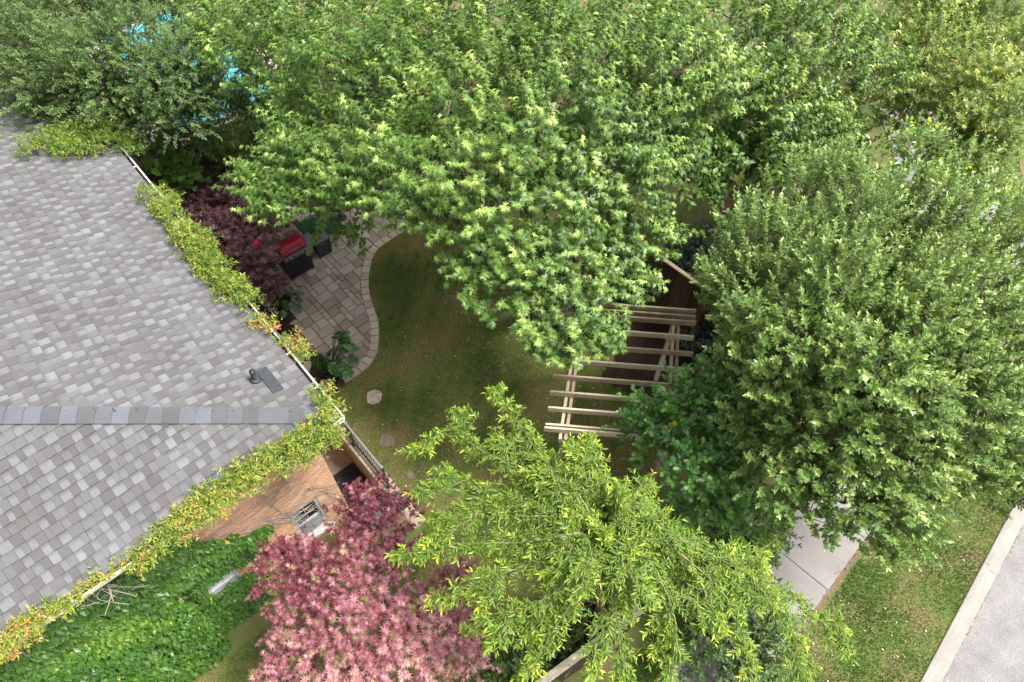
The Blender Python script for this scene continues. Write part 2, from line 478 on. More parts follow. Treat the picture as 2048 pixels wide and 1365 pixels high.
# ------------------------------------------------------------------ crown clump centres (x, y, z, radius) in metres
LOBES_MAPLE = [(0.76,6.82,4.3,0.55),(1.52,7.09,4.3,0.42),(0.93,7.29,4.7,0.75),(0.31,7.15,4.6,0.5),(-0.3,7.77,4.8,0.75),(1.42,7.91,4.5,0.75),(2.12,8.51,4.5,0.55),(2.39,9.25,4.8,0.65),(2.05,9.61,5.1,0.75),(1.04,8.34,5.1,0.75),(0.31,7.89,5.2,0.75),(-0.53,8.25,5,0.6),(-0.21,8.81,5.5,0.75),(-1.21,9.04,5.4,0.65),(0.94,9.1,5.7,0.75),(1.79,9.78,5.8,0.75),(-4.3,9.55,4.9,0.45),(-3.75,10.14,5,0.5),(-4.74,10.32,4.9,0.5),(-4.13,10.93,5.2,0.75),(-3.19,10.25,5.4,0.75),(-2.46,9.69,5.4,0.6),(-1.69,9.29,5.4,0.55),(-3.17,10.03,4.9,0.45),(-3.9,11.8,5.5,0.75),(-5.04,13.08,5.2,0.75),(-6.04,13.63,5.2,0.65),(-6.75,14.84,5.3,0.7),(-5.62,14.71,5.5,0.75),(-4.28,13.25,5.8,0.75),(-3.19,11.75,6,0.75),(-2.26,10.37,6,0.75),(-1.38,9.68,6,0.75),(-2.2,12.12,6.3,0.75),(-1.14,10.87,6.4,0.75),(-0.72,12.14,6.5,0.75),(-3.53,14.25,6,0.75),(-1.8,13.55,6.4,0.75),(-0.45,13.57,6.5,0.75),(0.53,11.82,6.6,0.75),(0.23,9.88,6.6,0.75),(-0.56,9.31,6.2,0.75),(0.86,10.59,6.6,0.75),(1.68,11.81,6.5,0.75),(1.98,10.56,6.3,0.75),(0.78,13.57,6.5,0.75),(2.13,13.55,6.4,0.75),(3.28,13.34,6.2,0.75),(3.01,11.75,6.0,0.75),(3.75,11.5,5.6,0.65),(3.73,12.58,6,0.75),(4.71,14.06,6,0.75),(4.71,12.52,5.7,0.75),(5.96,13.76,5.6,0.75),(5.64,12.41,5.3,0.65),(7.18,14.92,5.5,0.75),(6.7,13.08,5.2,0.75),(8.31,15.22,5.2,0.65),(5.57,11.7,4.7,0.6),(6.63,12.23,4.8,0.6),(8.16,13.62,4.7,0.6),(2.84,11.14,5.4,0.5),(-5.24,17.2,5.6,0.8),(-3.04,16.0,6.2,0.8),(-1.15,15.39,6.5,0.8),(0.72,15.19,6.6,0.8),(2.65,15.59,6.4,0.8),(4.55,16.0,6.2,0.8),(6.66,16.56,5.8,0.8)]
LOBES_RIGHT = [(6.06,10.26,5.2,0.62),(6.2,9.74,5.46,0.62),(7.14,9.47,5.69,0.62),(10.72,10.72,4.58,0.62),(5.27,9.26,5.44,0.62),(5.72,8.98,5.67,0.62),(6.22,8.31,5.94,0.62),(6.96,8.19,6.09,0.62),(8.04,9.05,5.73,0.62),(9.09,8.9,5.35,0.62),(4.2,8.5,5.11,0.62),(4.15,7.66,5.81,0.62),(4.92,7.82,5.68,0.62),(5.48,7.79,6.05,0.62),(6.63,8.06,5.94,0.62),(6.88,7.76,5.8,0.62),(8.02,7.72,5.66,0.62),(9.74,8.88,4.91,0.62),(3.94,7.48,5.46,0.62),(4.4,7.28,5.94,0.62),(4.79,6.48,6.26,0.62),(5.64,6.92,6.07,0.62),(6.37,6.84,6.07,0.62),(7.06,6.78,5.91,0.62),(8.05,7.26,5.49,0.62),(8.7,7.18,5.39,0.62),(3.75,7.13,5.26,0.62),(4.19,6.71,5.77,0.62),(4.7,6.48,6.03,0.62),(5.2,6.2,5.96,0.62),(6.06,6.32,5.76,0.62),(5.94,5.88,6.38,0.62),(7.03,6.34,5.93,0.62),(8.17,6.77,5.44,0.62),(3.64,5.95,5.61,0.62),(4.01,5.69,5.84,0.62),(4.59,5.63,6.18,0.62),(5.25,5.77,6.02,0.62),(6.14,5.89,5.91,0.62),(6.51,5.56,5.84,0.62),(7.81,6.16,5.47,0.62),(8.46,5.97,5.18,0.62),(3.86,5.31,5.77,0.62),(4.63,5.37,5.69,0.62),(4.89,4.89,6.11,0.62),(5.54,5.3,5.83,0.62),(6.36,5.29,5.74,0.62),(6.87,5.29,5.62,0.62),(8.35,5.86,4.94,0.62),(4.37,4.68,5.22,0.62),(4.63,4.47,5.7,0.62),(5.22,4.75,5.65,0.62),(5.58,4.74,5.85,0.62),(6.53,4.75,5.2,0.62),(7.19,4.65,5.48,0.62),(8.33,4.92,4.8,0.62),(4.45,4.31,5.21,0.62),(5.11,4.23,5.28,0.62),(5.35,4.11,5.31,0.62),(6.34,4.41,5.15,0.62),(6.99,4.35,4.83,0.62),(7.65,4.29,4.87,0.62),(4.07,4.14,4.6,0.62),(4.67,3.91,4.98,0.62),(5.46,4.13,4.91,0.62),(5.8,4.09,4.87,0.62),(7.11,4.04,4.6,0.62),(4.37,3.66,4.6,0.62),(5.24,3.65,4.34,0.62),(5.4,3.5,4.73,0.62)]
LOBES_DARK = [(3.34,6.19,3.46,0.42),(3.99,6.21,3.4,0.42),(4.95,6.88,2.67,0.42),(2.57,5.88,3.06,0.42),(3.14,5.73,3.34,0.42),(3.74,6.03,3.32,0.42),(4.1,5.97,3.4,0.42),(2.64,5.83,2.5,0.42),(3.56,5.56,2.95,0.42),(4.0,5.32,3.48,0.42),(3.02,4.86,3.32,0.42),(3.6,4.73,2.88,0.42),(3.26,4.2,2.68,0.42),(3.63,4.29,3.11,0.42),(2.93,4.0,2.19,0.42)]
LOBES_TOPLEFT = [(-12.19,17.13,5.51,0.65),(-10.89,16.48,5.86,0.65),(-9.01,16.94,5.43,0.65),(-8.68,18.09,4.99,0.65),(-12.19,15.24,5.62,0.65),(-11.37,15.51,5.46,0.65),(-10.07,15.72,5.43,0.65),(-9.65,16.26,5.54,0.65),(-8.72,16.58,5.26,0.65),(-7.88,16.55,4.82,0.65),(-6.64,17.62,4.46,0.65),(-11.01,14.25,5.42,0.65),(-10.01,13.94,5.4,0.65),(-9.02,13.82,5.4,0.65),(-8.47,14.32,5.61,0.65),(-7.29,14.04,5.26,0.65),(-7.28,15.9,4.7,0.65),(-10.87,13.37,4.86,0.65),(-9.89,13.55,4.84,0.65),(-9.04,13.33,4.91,0.65),(-7.85,13.36,5.08,0.65),(-7.46,14.08,4.78,0.65),(-9.84,14.0,4.3,0.5),(-9.33,13.99,4.0,0.5),(-8.88,14.41,3.8,0.5),(-8.46,14.79,3.6,0.45),(-7.71,14.61,3.8,0.5)]
LOBES_TOPRIGHT = [(11.89,19.92,4.07,0.6),(12.58,19.17,4.35,0.6),(14.24,18.95,4.26,0.6),(10.44,17.04,4.73,0.6),(11.19,16.79,4.93,0.6),(12.13,16.4,4.75,0.6),(13.2,16.21,4.74,0.6),(9.9,15.14,4.9,0.6),(11.08,15.07,4.78,0.6),(12.21,15.2,4.65,0.6),(9.67,14.25,4.28,0.6),(10.36,14.07,4.81,0.6),(10.87,13.4,4.91,0.6),(12.39,14.19,4.48,0.6),(10.2,12.56,4.46,0.6),(10.63,12.37,4.88,0.6),(10.51,12.08,4.18,0.6)]
LOBES_OAK = [(9.64,12.64,3.8,0.5),(10.0,12.24,3.7,0.5),(9.63,11.68,3.6,0.5),(10.22,11.63,3.5,0.5),(9.26,12.13,3.5,0.5)]
LOBES_UGREEN = [(7.26,14.28,2.42,0.5),(8.77,15.0,1.95,0.5),(9.4,15.07,2.22,0.5),(6.75,13.71,1.87,0.5)]
LOBES_PURPLE = [(-7.78,12.85,1.7,0.5),(-7.05,12.9,2.0,0.5),(-7.1,11.95,1.9,0.5),(-6.16,11.99,2.2,0.5),(-5.78,11.65,2.2,0.4),(-6.24,11.1,2.1,0.5),(-5.93,10.63,2.0,0.4),(-5.77,10.44,1.4,0.32),(-7.43,14.26,1.8,0.35),(-6.77,14.7,1.6,0.4),(-7.87,14.55,1.9,0.3),(-5.94,10.13,1.6,0.4),(-5.52,12.9,2.0,0.5),(-5.8,13.57,1.9,0.5),(-7.87,12.16,1.5,0.35)]
LOBES_RED = [(-2.46,5.21,1.7,0.3),(-2.87,4.93,1.9,0.35),(-3.07,4.5,2.0,0.4),(-2.4,4.37,2.1,0.45),(-1.98,4.54,1.9,0.35),(-3.4,3.87,2.1,0.32),(-3.96,3.88,2.2,0.32),(-4.22,3.74,2.1,0.4),(-3.54,3.56,2.4,0.45),(-2.77,3.7,2.5,0.45),(-2.1,3.73,2.4,0.45),(-3.9,3.09,2.3,0.4),(-3.2,2.99,2.7,0.5),(-2.52,3.01,2.9,0.55),(-3.4,2.55,2.6,0.45),(-2.66,2.46,3.0,0.55),(-2.04,2.88,2.8,0.5),(-2.02,2.31,3.0,0.55),(-1.48,3.12,2.2,0.4),(-1.47,2.55,2.6,0.5),(-1.0,3.45,1.9,0.35),(-1.04,2.95,2.2,0.4),(-0.84,2.44,2.4,0.45),(-0.69,2.14,2.0,0.35),(-1.28,2.16,2.7,0.4),(-1.71,2.0,2.8,0.45),(-3.5,2.12,2.5,0.45),(-2.86,2.0,2.8,0.5),(-2.29,1.84,2.9,0.5),(-3.64,1.72,2.3,0.45),(-2.75,1.48,2.6,0.5),(-1.99,1.41,2.6,0.5),(-1.29,1.76,2.3,0.35)]
ARMS = [[(1.04,3.65,4.9),(0.56,4.31,4.8),(0.2,4.86,4.7),(-0.2,5.6,4.5),(-0.33,5.94,4.4)],[(0.89,3.58,4.9),(0.19,4.19,4.7),(-0.5,4.7,4.5),(-1.0,5.15,4.3),(-1.4,4.89,4.2),(-1.57,4.89,4.1)],[(0.89,3.5,4.9),(0.19,3.88,4.7),(-0.56,4.12,4.5),(-1.12,4.46,4.3)],[(0.88,3.36,4.9),(0.11,3.5,4.7),(-0.54,3.65,4.5),(-1.19,3.65,4.2)],[(0.94,3.22,4.9),(0.11,3.14,4.7),(-0.75,3.17,4.4),(-1.66,3.15,4.0)],[(0.93,3.08,4.9),(0.18,2.8,4.7),(-0.44,2.65,4.5),(-1.01,2.53,4.2)],[(1.0,3.01,4.9),(0.51,2.53,4.7),(-0.09,2.26,4.5),(-0.65,2.13,4.2)],[(1.13,2.94,4.9),(0.71,2.3,4.6),(0.38,1.86,4.3),(0.11,1.46,4.1)],[(1.41,3.01,4.9),(1.38,2.4,4.7),(1.42,1.88,4.5),(1.53,1.37,4.3)],[(1.62,3.15,4.9),(2.08,2.66,4.7),(2.25,2.13,4.5),(2.14,1.55,4.3)],[(1.71,3.29,4.9),(2.44,2.8,4.7),(2.88,2.32,4.5),(3.04,1.79,4.3),(3.12,1.39,4.2)],[(1.78,3.36,4.9),(2.62,3.07,4.7),(3.32,2.79,4.5),(4.04,2.46,4.2),(4.66,2.0,3.9)],[(1.86,3.43,4.9),(2.49,3.14,4.7),(3.16,3.07,4.5),(3.81,3.31,4.3)],[(1.4,3.72,4.9),(1.93,4.0,4.4),(2.36,3.84,4.0)],[(1.26,3.8,4.9),(1.25,4.36,4.7),(1.24,4.92,4.4)],[(0.9,3.72,4.9),(0.71,4.15,4.8),(0.27,4.52,4.7),(-0.19,4.87,4.5)],[(1.35,3.15,4.9),(1.83,2.86,4.7),(1.95,2.45,4.5),(1.86,1.98,4.3)],[(3.32,2.79,4.5),(3.71,2.37,4.3),(3.94,1.89,4.1),(4.0,1.48,4.0)],[(1.22,3.29,4.9),(0.88,2.9,4.6),(0.62,3.06,4.3)],[(1.44,3.43,4.9),(1.96,3.25,4.6),(2.19,2.99,4.3)]]
VINES = {
 'eave_upper':[(-7.64,10.79,4.12,0.16),(-7.41,10.67,4.12,0.16),(-7.23,10.68,4.12,0.16),(-7.1,10.46,4.12,0.16),(-7.0,10.23,4.12,0.16),(-7.23,10.37,4.15,0.2),(-7.05,10.23,4.15,0.2),(-6.93,10.08,4.15,0.2),(-6.82,9.91,4.15,0.2),(-6.7,9.75,4.15,0.2),(-6.51,9.67,4.15,0.2),(-6.36,9.52,4.15,0.2),(-6.21,9.52,4.15,0.2),(-6.08,9.29,4.15,0.2),(-6.02,9.14,4.15,0.2),(-6.57,9.73,4.15,0.2),(-6.4,9.43,4.15,0.2),(-6.3,9.24,4.15,0.2),(-6.17,9.12,4.15,0.2),(-6.0,8.94,4.15,0.2),(-5.85,8.79,4.15,0.2),(-5.73,8.71,4.15,0.2),(-5.58,8.52,4.15,0.2),(-5.43,8.44,4.15,0.2),(-5.28,8.32,4.15,0.2),(-5.18,8.24,4.15,0.2),(-5.07,8.08,4.15,0.2),(-4.95,7.91,4.15,0.2),(-5.98,8.86,4.1,0.18),(-5.86,8.7,4.1,0.18),(-5.74,8.57,4.1,0.18),(-5.57,8.43,4.1,0.18),(-5.48,8.23,4.1,0.18),(-5.32,8.14,4.1,0.18)],
 'eave_sprig':[(-4.71,7.56,4.05,0.1),(-4.62,7.5,4.05,0.1),(-4.57,7.42,4.05,0.1),(-4.43,7.35,4.05,0.1),(-3.96,7.09,3.95,0.12),(-3.9,7.0,3.95,0.12),(-3.81,6.9,3.95,0.12),(-3.77,6.81,3.95,0.12),(-4.29,7.21,3.9,0.08),(-4.22,7.2,3.9,0.08)],
 'corner':[(-3.3,6.03,4.1,0.14),(-3.18,5.96,4.1,0.14),(-3.1,5.83,4.1,0.14),(-3.06,5.68,4.1,0.14),(-3.01,5.63,4.1,0.14),(-2.99,5.42,4.1,0.2),(-3.07,5.34,4.1,0.2),(-3.2,5.29,4.1,0.2),(-3.23,5.21,4.1,0.2),(-3.29,5.14,4.1,0.2),(-3.36,5.09,4.1,0.2),(-3.5,5.05,4.1,0.2),(-3.56,4.98,4.1,0.2),(-2.95,5.25,4.0,0.19),(-2.99,5.12,4.0,0.19),(-3.08,5.13,4.0,0.19),(-3.19,5.06,4.0,0.19),(-3.26,5.02,4.0,0.19),(-3.33,4.93,4.0,0.19),(-3.35,4.92,4.0,0.19),(-3.42,4.86,4.0,0.19),(-3.53,4.78,4.0,0.19),(-3.63,4.8,4.0,0.19),(-3.76,4.71,4.0,0.19),(-3.84,4.73,4.0,0.19)],
 'eave_lower':[(-3.87,4.78,4.1,0.18),(-3.96,4.75,4.1,0.18),(-4.02,4.66,4.1,0.18),(-4.07,4.63,4.1,0.18),(-4.15,4.53,4.1,0.18),(-4.21,4.5,4.1,0.18),(-4.28,4.47,4.1,0.18),(-4.38,4.44,4.1,0.18),(-4.42,4.38,4.1,0.18),(-4.0,4.64,3.95,0.19),(-4.04,4.55,3.95,0.19),(-4.11,4.5,3.95,0.19),(-4.19,4.46,3.95,0.19),(-4.25,4.41,3.95,0.19),(-4.32,4.3,3.95,0.19),(-4.38,4.28,3.95,0.19),(-4.46,4.17,3.95,0.19),(-4.5,4.11,3.95,0.19),(-4.56,4.08,3.95,0.19),(-4.62,4.01,3.95,0.19),(-4.72,3.97,3.95,0.19),(-4.8,3.91,3.95,0.19),(-4.81,3.87,3.95,0.19),(-4.59,4.3,4.05,0.13),(-4.68,4.2,4.05,0.13),(-4.74,4.18,4.05,0.13),(-4.8,4.08,4.05,0.13),(-4.84,4.06,4.05,0.13),(-4.9,3.93,4.05,0.13),(-4.95,3.9,4.05,0.13),(-4.99,3.83,4.05,0.13),(-5.02,3.77,4.05,0.13),(-5.08,3.74,4.05,0.13),(-5.15,3.69,4.05,0.13),(-5.17,3.63,4.05,0.13),(-5.27,3.52,4.05,0.13),(-5.32,3.47,4.05,0.13),(-4.95,3.84,3.9,0.17),(-5.0,3.76,3.9,0.17),(-5.04,3.7,3.9,0.17),(-5.08,3.63,3.9,0.17),(-5.17,3.58,3.9,0.17),(-5.23,3.55,3.9,0.17),(-5.26,3.46,3.9,0.17),(-5.33,3.43,3.9,0.17),(-5.4,3.36,3.9,0.17),(-5.46,3.34,3.9,0.17),(-5.53,3.26,3.9,0.17),(-5.62,3.2,3.9,0.17),(-5.65,3.16,3.9,0.17),(-5.67,3.3,3.75,0.15),(-5.72,3.24,3.75,0.15),(-5.68,3.16,3.75,0.15)],
 'eave_thin':[(-5.83,3.12,3.95,0.08),(-5.93,3.06,3.95,0.08),(-5.96,2.98,3.95,0.08),(-6.04,2.92,3.95,0.08),(-6.12,2.85,3.95,0.08),(-6.2,2.81,3.95,0.08),(-6.23,2.71,3.95,0.08),(-6.35,2.59,3.95,0.12),(-6.42,2.56,3.95,0.12),(-6.45,2.49,3.95,0.12),(-6.55,2.45,3.95,0.12),(-6.63,2.45,3.95,0.12),(-6.65,2.4,3.95,0.12),(-6.71,2.34,3.95,0.12),(-6.78,2.3,3.95,0.12),(-6.82,2.28,3.95,0.12),(-6.85,2.22,3.95,0.12),(-6.88,2.21,3.95,0.12),(-6.96,2.17,3.95,0.12),(-6.99,2.14,3.95,0.12),(-7.04,2.06,3.95,0.12),(-7.06,2.0,3.95,0.12),(-6.78,2.25,3.85,0.13),(-6.87,2.24,3.85,0.13),(-6.91,2.18,3.85,0.13),(-6.93,2.14,3.85,0.13),(-6.98,2.07,3.85,0.13),(-7.03,2.05,3.85,0.13),(-7.03,1.99,3.85,0.13),(-7.13,1.99,3.85,0.13),(-7.16,1.97,3.85,0.13),(-7.25,1.91,3.85,0.13)],
 'tongue':[(-10.24,11.67,4.63,0.17),(-10.16,11.77,4.59,0.17),(-9.99,11.86,4.53,0.17),(-9.86,11.95,4.47,0.17),(-9.81,12.18,4.43,0.17),(-9.77,12.29,4.41,0.17),(-9.64,12.4,4.36,0.17),(-9.57,12.5,4.32,0.17),(-9.46,12.61,4.28,0.17),(-9.31,12.63,4.23,0.17),(-9.2,12.79,4.18,0.17),(-9.09,12.83,4.15,0.17),(-8.87,12.65,4.1,0.17),(-8.67,12.48,4.06,0.17),(-10.19,12.18,4.55,0.15),(-10.03,12.23,4.49,0.15),(-9.94,12.31,4.46,0.15),(-9.87,12.51,4.41,0.15),(-9.8,12.64,4.38,0.15),(-9.6,12.64,4.32,0.15),(-9.48,12.81,4.26,0.15),(-9.7,11.71,4.45,0.17),(-9.6,11.84,4.41,0.17),(-9.53,11.94,4.37,0.17),(-9.45,12.07,4.33,0.17),(-9.27,12.07,4.28,0.17),(-9.19,12.24,4.24,0.17),(-9.09,12.32,4.2,0.17),(-8.95,12.44,4.14,0.17),(-10.29,11.55,4.66,0.09),(-8.72,12.67,4.05,0.16),(-8.5,12.37,4.05,0.16)]}

# ------------------------------------------------------------------ house frame: a along the garden eave, b along the side eave
CX, CY = -3.01, 5.60
UA, VA = math.radians(131), math.radians(221)
U = np.array([math.cos(UA), math.sin(UA), 0.0])
W = np.array([math.cos(VA), math.sin(VA), 0.0])
Z3 = np.array([0, 0, 1.0])
EZ = 3.96
SU, SL = 0.323, 0.506          # pitch of the garden face and of the side face


def hw(a, b, z=0.0):
    return np.array([CX, CY, 0.0]) + U * a + W * b + Z3 * z


def to_ab(x, y):
    dx, dy = np.asarray(x) - CX, np.asarray(y) - CY
    return dx * U[0] + dy * U[1], dx * W[0] + dy * W[1]


def hbox(mb, a0, a1, b0, b1, z0, z1, ch=0.0, at=0.0):
    mb.box(hw((a0 + a1) / 2, (b0 + b1) / 2, (z0 + z1) / 2), W * (b1 - b0) / 2, U * -(a1 - a0) / 2, Z3 * (z1 - z0) / 2, at, ch)


def gz(x, y):
    """ground height: level garden, side yard 0.8 m lower"""
    a, b = to_ab(x, y)
    return -0.8 * sm(b, -0.3, 1.6) * (1 - sm(a, -0.3, 0.5)) - 0.8 * sm(b, 0.3, 0.42) * sm(a, -0.3, 0.5)


# ------------------------------------------------------------------ ground
def axis(marks, lo, hi, fine=0.35):
    s = set(marks)
    v = lo
    while v <= hi:
        s.add(round(v, 3))
        v += fine
    out = [-60.0, -40.0, -25.0, -16.0] + sorted(q for q in s if lo <= q <= hi) + [20.0, 28.0, 40.0, 70.0]
    return sorted(set(out))


AA = axis([-0.62, -0.15, 0.42, 2.7, 12.0], -12, 18)
BB = axis([-0.60, -0.36, 0.42, 8.0], -14, 9)
gv, gf = [], []
for a in AA:
    for b in BB:
        P = hw(a, b)
        z = float(gz(P[0], P[1]))
        gv.append((P[0], P[1], z))
nb = len(BB)
for i in range(len(AA) - 1):
    for j in range(nb - 1):
        am, bm = (AA[i] + AA[i + 1]) / 2, (BB[j] + BB[j + 1]) / 2
        if -0.15 < am < 2.7 and -0.60 < bm < 0.42:
            continue
        if 0.42 < am < 12 and 0.42 < bm < 8:
            continue
        # pool basin is cut out of the neighbour's ground
        x, y = hw(am, bm)[:2]
        gf.append((i * nb + j, i * nb + j + 1, (i + 1) * nb + j + 1, (i + 1) * nb + j))
lawn = tag(mesh_np('lawn', np.array(gv), gf, M['grass_ground'], None, None, True), kind='structure')
gv = None


def vnoise(x, y, seed=0, f=1.0):
    r = np.random.default_rng(seed)
    o = np.zeros_like(x)
    for k in range(9):
        an = r.uniform(0, 2 * PI)
        fr = f * r.uniform(0.5, 2.2)
        o += np.sin(fr * (x * math.cos(an) + y * math.sin(an)) + r.uniform(0, 6.3)) / 9 ** 0.5
    return o


def in_poly(x, y, poly):
    ins = np.zeros(len(x), bool)
    n_ = len(poly)
    for i in range(n_):
        x1, y1 = poly[i]
        x2, y2 = poly[(i + 1) % n_]
        if y1 == y2:
            continue
        c_ = ((y1 > y) != (y2 > y)) & (x < (x2 - x1) * (y - y1) / (y2 - y1) + x1)
        ins ^= c_
    return ins


def sheet(name, poly, mat, dz=0.006, lump=0.0, seed=1, res=0.3):
    """a sheet that follows the ground inside poly, kind structure"""
    poly = [tuple(p) for p in poly]
    xs, ys = [p[0] for p in poly], [p[1] for p in poly]
    nx, ny = int((max(xs) - min(xs)) / res) + 2, int((max(ys) - min(ys)) / res) + 2
    gx, gy = np.linspace(min(xs), max(xs), nx), np.linspace(min(ys), max(ys), ny)
    X, Y = np.meshgrid(gx, gy, indexing='ij')
    Z = gz(X, Y) + dz + lump * np.clip(vnoise(X, Y, seed, 5.0) + 0.8, 0, 2)
    V_ = np.stack([X.ravel(), Y.ravel(), Z.ravel()], 1)
    F_ = []
    cx, cy = (X[:-1, :-1] + X[1:, 1:]) / 2, (Y[:-1, :-1] + Y[1:, 1:]) / 2
    ins = in_poly(cx.ravel(), cy.ravel(), poly).reshape(cx.shape)
    for i in range(nx - 1):
        for j in range(ny - 1):
            if ins[i, j]:
                F_.append((i * ny + j, (i + 1) * ny + j, (i + 1) * ny + j + 1, i * ny + j + 1))
    return tag(mesh_np(name, V_, F_, mat, None, None, True), kind='structure')


# planting beds
def abp(L):
    return [tuple(hw(a, b)[:2]) for a, b in L]


sheet('house_bed', abp([(2.9, 0.42), (2.9, -1.0), (7.2, -1.3), (7.4, -2.6), (9.4, -3.4), (14.5, -3.4), (14.5, 1.5), (12, 0.42)]), M['mulch'], 0.008, 0.03, 3, 0.12)
sheet('pergola_bed', [(2.2, 8.9), (2.7, 9.6), (2.4, 10.6), (2.5, 11.7), (3.4, 12.0), (4.6, 10.6), (5.6, 9.6), (5.6, 7.6), (4.4, 7.0), (3.5, 7.6), (2.9, 8.2)], M['mulch'], 0.008, 0.03, 4, 0.12)
sheet('fence_bed', [(-1.4, 0.4), (-0.8, 1.6), (0.2, 2.6), (0.9, 3.2), (1.5, 3.9), (2.3, 4.1), (2.6, 4.9), (3.2, 5.3), (3.9, 5.0), (3.3, 3.9), (2.7, 3.6), (2.0, 2.9), (0.4, 1.75), (-0.3, 0.4)], M['mulch'], 0.008, 0.03, 5, 0.12)
sheet('bare_soil', [(1.9, 4.9), (2.6, 4.6), (3.0, 5.2), (2.6, 6.1), (2.0, 6.0)], M['leaflitter'], 0.005, 0.01, 6, 0.1)

# ------------------------------------------------------------------ patio
PC = np.array([(-2.2, 14.9), (-2.6, 14.3), (-3.06, 13.75), (-3.36, 13.43), (-3.69, 13.11), (-3.84, 12.8), (-3.88, 12.32), (-3.86, 11.85), (-3.77, 11.4), (-3.61, 10.95), (-3.45, 10.52),
               (-3.38, 10.05), (-3.37, 9.6), (-3.47, 9.25), (-3.68, 8.96), (-4.04, 8.65)])


def resample(P, step):
    P = np.asarray(P, float)
    # Catmull-Rom, then even steps
    Q = []
    for i in range(len(P) - 1):
        p0, p1, p2, p3 = P[max(i - 1, 0)], P[i], P[i + 1], P[min(i + 2, len(P) - 1)]
        for t_ in np.linspace(0, 1, 12, endpoint=False):
            Q.append(0.5 * ((2 * p1) + (-p0 + p2) * t_ + (2 * p0 - 5 * p1 + 4 * p2 - p3) * t_ ** 2 + (-p0 + 3 * p1 - 3 * p2 + p3) * t_ ** 3))
    Q.append(P[-1])
    Q = np.array(Q)
    d = np.r_[0, np.cumsum(np.linalg.norm(np.diff(Q, axis=0), axis=1))]
    n_ = max(2, int(round(d[-1] / step)))
    s_ = np.linspace(0, d[-1], n_ + 1)
    return np.stack([np.interp(s_, d, Q[:, k]) for k in range(Q.shape[1])], 1)


PE = resample(PC, 0.235)
TN = np.gradient(PE, axis=0)
TN /= np.linalg.norm(TN, axis=1)[:, None]
NI = np.stack([TN[:, 1], -TN[:, 0]], 1)          # towards the patio (curve runs from far to near, patio on the left of the photo)
BW = 0.215
patio_poly = [tuple(p) for p in PE] + abp([(2.95, -1.0), (4.3, -0.98), (6.6, -1.12), (9.2, -1.9), (11.0, -4.5)])
pbase = MB()
pbase.prism(patio_poly[::-1], -0.06, 0.012)
patio = tag(pbase.build('patio', M['jointsand']), kind='structure')
for i in range(len(PE) - 1):
    g = 0.006
    t_ = TN[i] * g
    q = [PE[i] + t_, PE[i + 1] - t_, PE[i + 1] - t_ + NI[i + 1] * BW, PE[i] + t_ + NI[i] * BW]
    c_ = np.mean(q, axis=0)
    mb = MB()
    qq = [tuple((p - c_) * (1 + random.uniform(-0.02, 0.0))) for p in q]
    ar = sum(qq[k][0] * qq[(k + 1) % 4][1] - qq[(k + 1) % 4][0] * qq[k][1] for k in range(4))
    mb.prism(qq if ar > 0 else qq[::-1], -0.05, 0.0, 0, 0.012)
    o = mb.build('border_stone', M['border'], patio)
    o.location = (c_[0], c_[1], 0.042 + random.uniform(-0.004, 0.004))

# ashlar pattern of pavers on a small grid along the house axes
GU = 0.142
A0g, B0g = 2.9, -6.6
NA_, NB_ = 60, 46
occ = np.zeros((NA_, NB_), bool)
inner = PE + NI * (BW + 0.006)
ppoly = [tuple(p) for p in inner] + abp([(2.95, -1.02), (4.3, -1.0), (6.6, -1.14), (9.2, -1.95), (11.0, -4.5)])
npav = 0
order = [(i, j) for i in range(NA_) for j in range(NB_)]
for i, j in order:
    if occ[i, j]:
        continue
    opts = [(2, 2)] * 6 + [(3, 2)] * 2 + [(2, 1)] * 3 + [(1, 2)] * 2 + [(2, 3)] * 3 + [(1, 1)]
    random.shuffle(opts)
    for (da, db) in opts + [(1, 1)]:
        if i + da <= NA_ and j + db <= NB_ and not occ[i:i + da, j:j + db].any():
            break
    occ[i:i + da, j:j + db] = True
    g = 0.007
    a0, a1 = A0g + i * GU + g, A0g + (i + da) * GU - g
    b0, b1 = B0g + j * GU + g, B0g + (j + db) * GU - g
    q = np.array([hw(a0, b0)[:2], hw(a1, b0)[:2], hw(a1, b1)[:2], hw(a0, b1)[:2]])
    c_ = q.mean(axis=0)
    ins = in_poly(q[:, 0], q[:, 1], ppoly)
    if not ins.any() and not in_poly(c_[:1], c_[1:], ppoly)[0]:
        continue
    if c_[1] > 14.6:
        continue
    if not ins.all():
        k = int(np.argmin(np.linalg.norm(inner - c_, axis=1)))
        if np.linalg.norm(inner[k] - c_) < 0.6:
            o_, nn = inner[k], NI[k]
            poly, out = [tuple(p) for p in q], []
            for e in range(len(poly)):
                p1, p2 = np.array(poly[e]), np.array(poly[(e + 1) % len(poly)])
                d1, d2 = (p1 - o_) @ nn, (p2 - o_) @ nn
                if d1 >= 0:
                    out.append(p1)
                if (d1 >= 0) != (d2 >= 0):
                    out.append(p1 + (p2 - p1) * d1 / (d1 - d2))
            if len(out) < 3:
                continue
            q = np.array(out)
        elif ins.sum() < 3:
            continue
    c_ = q.mean(axis=0)
    ar = sum(q[k][0] * q[(k + 1) % len(q)][1] - q[(k + 1) % len(q)][0] * q[k][1] for k in range(len(q)))
    if abs(ar) < 0.006:
        continue
    if npav > 299:
        continue
    mb = MB()
    qq = [tuple(p - c_) for p in q]
    mb.prism(qq if ar > 0 else qq[::-1], -0.05, 0.0, 0, 0.008)
    o = mb.build('paver', M['paver'], patio)
    o.location = (c_[0], c_[1], 0.036 + random.uniform(-0.004, 0.004))
    npav += 1

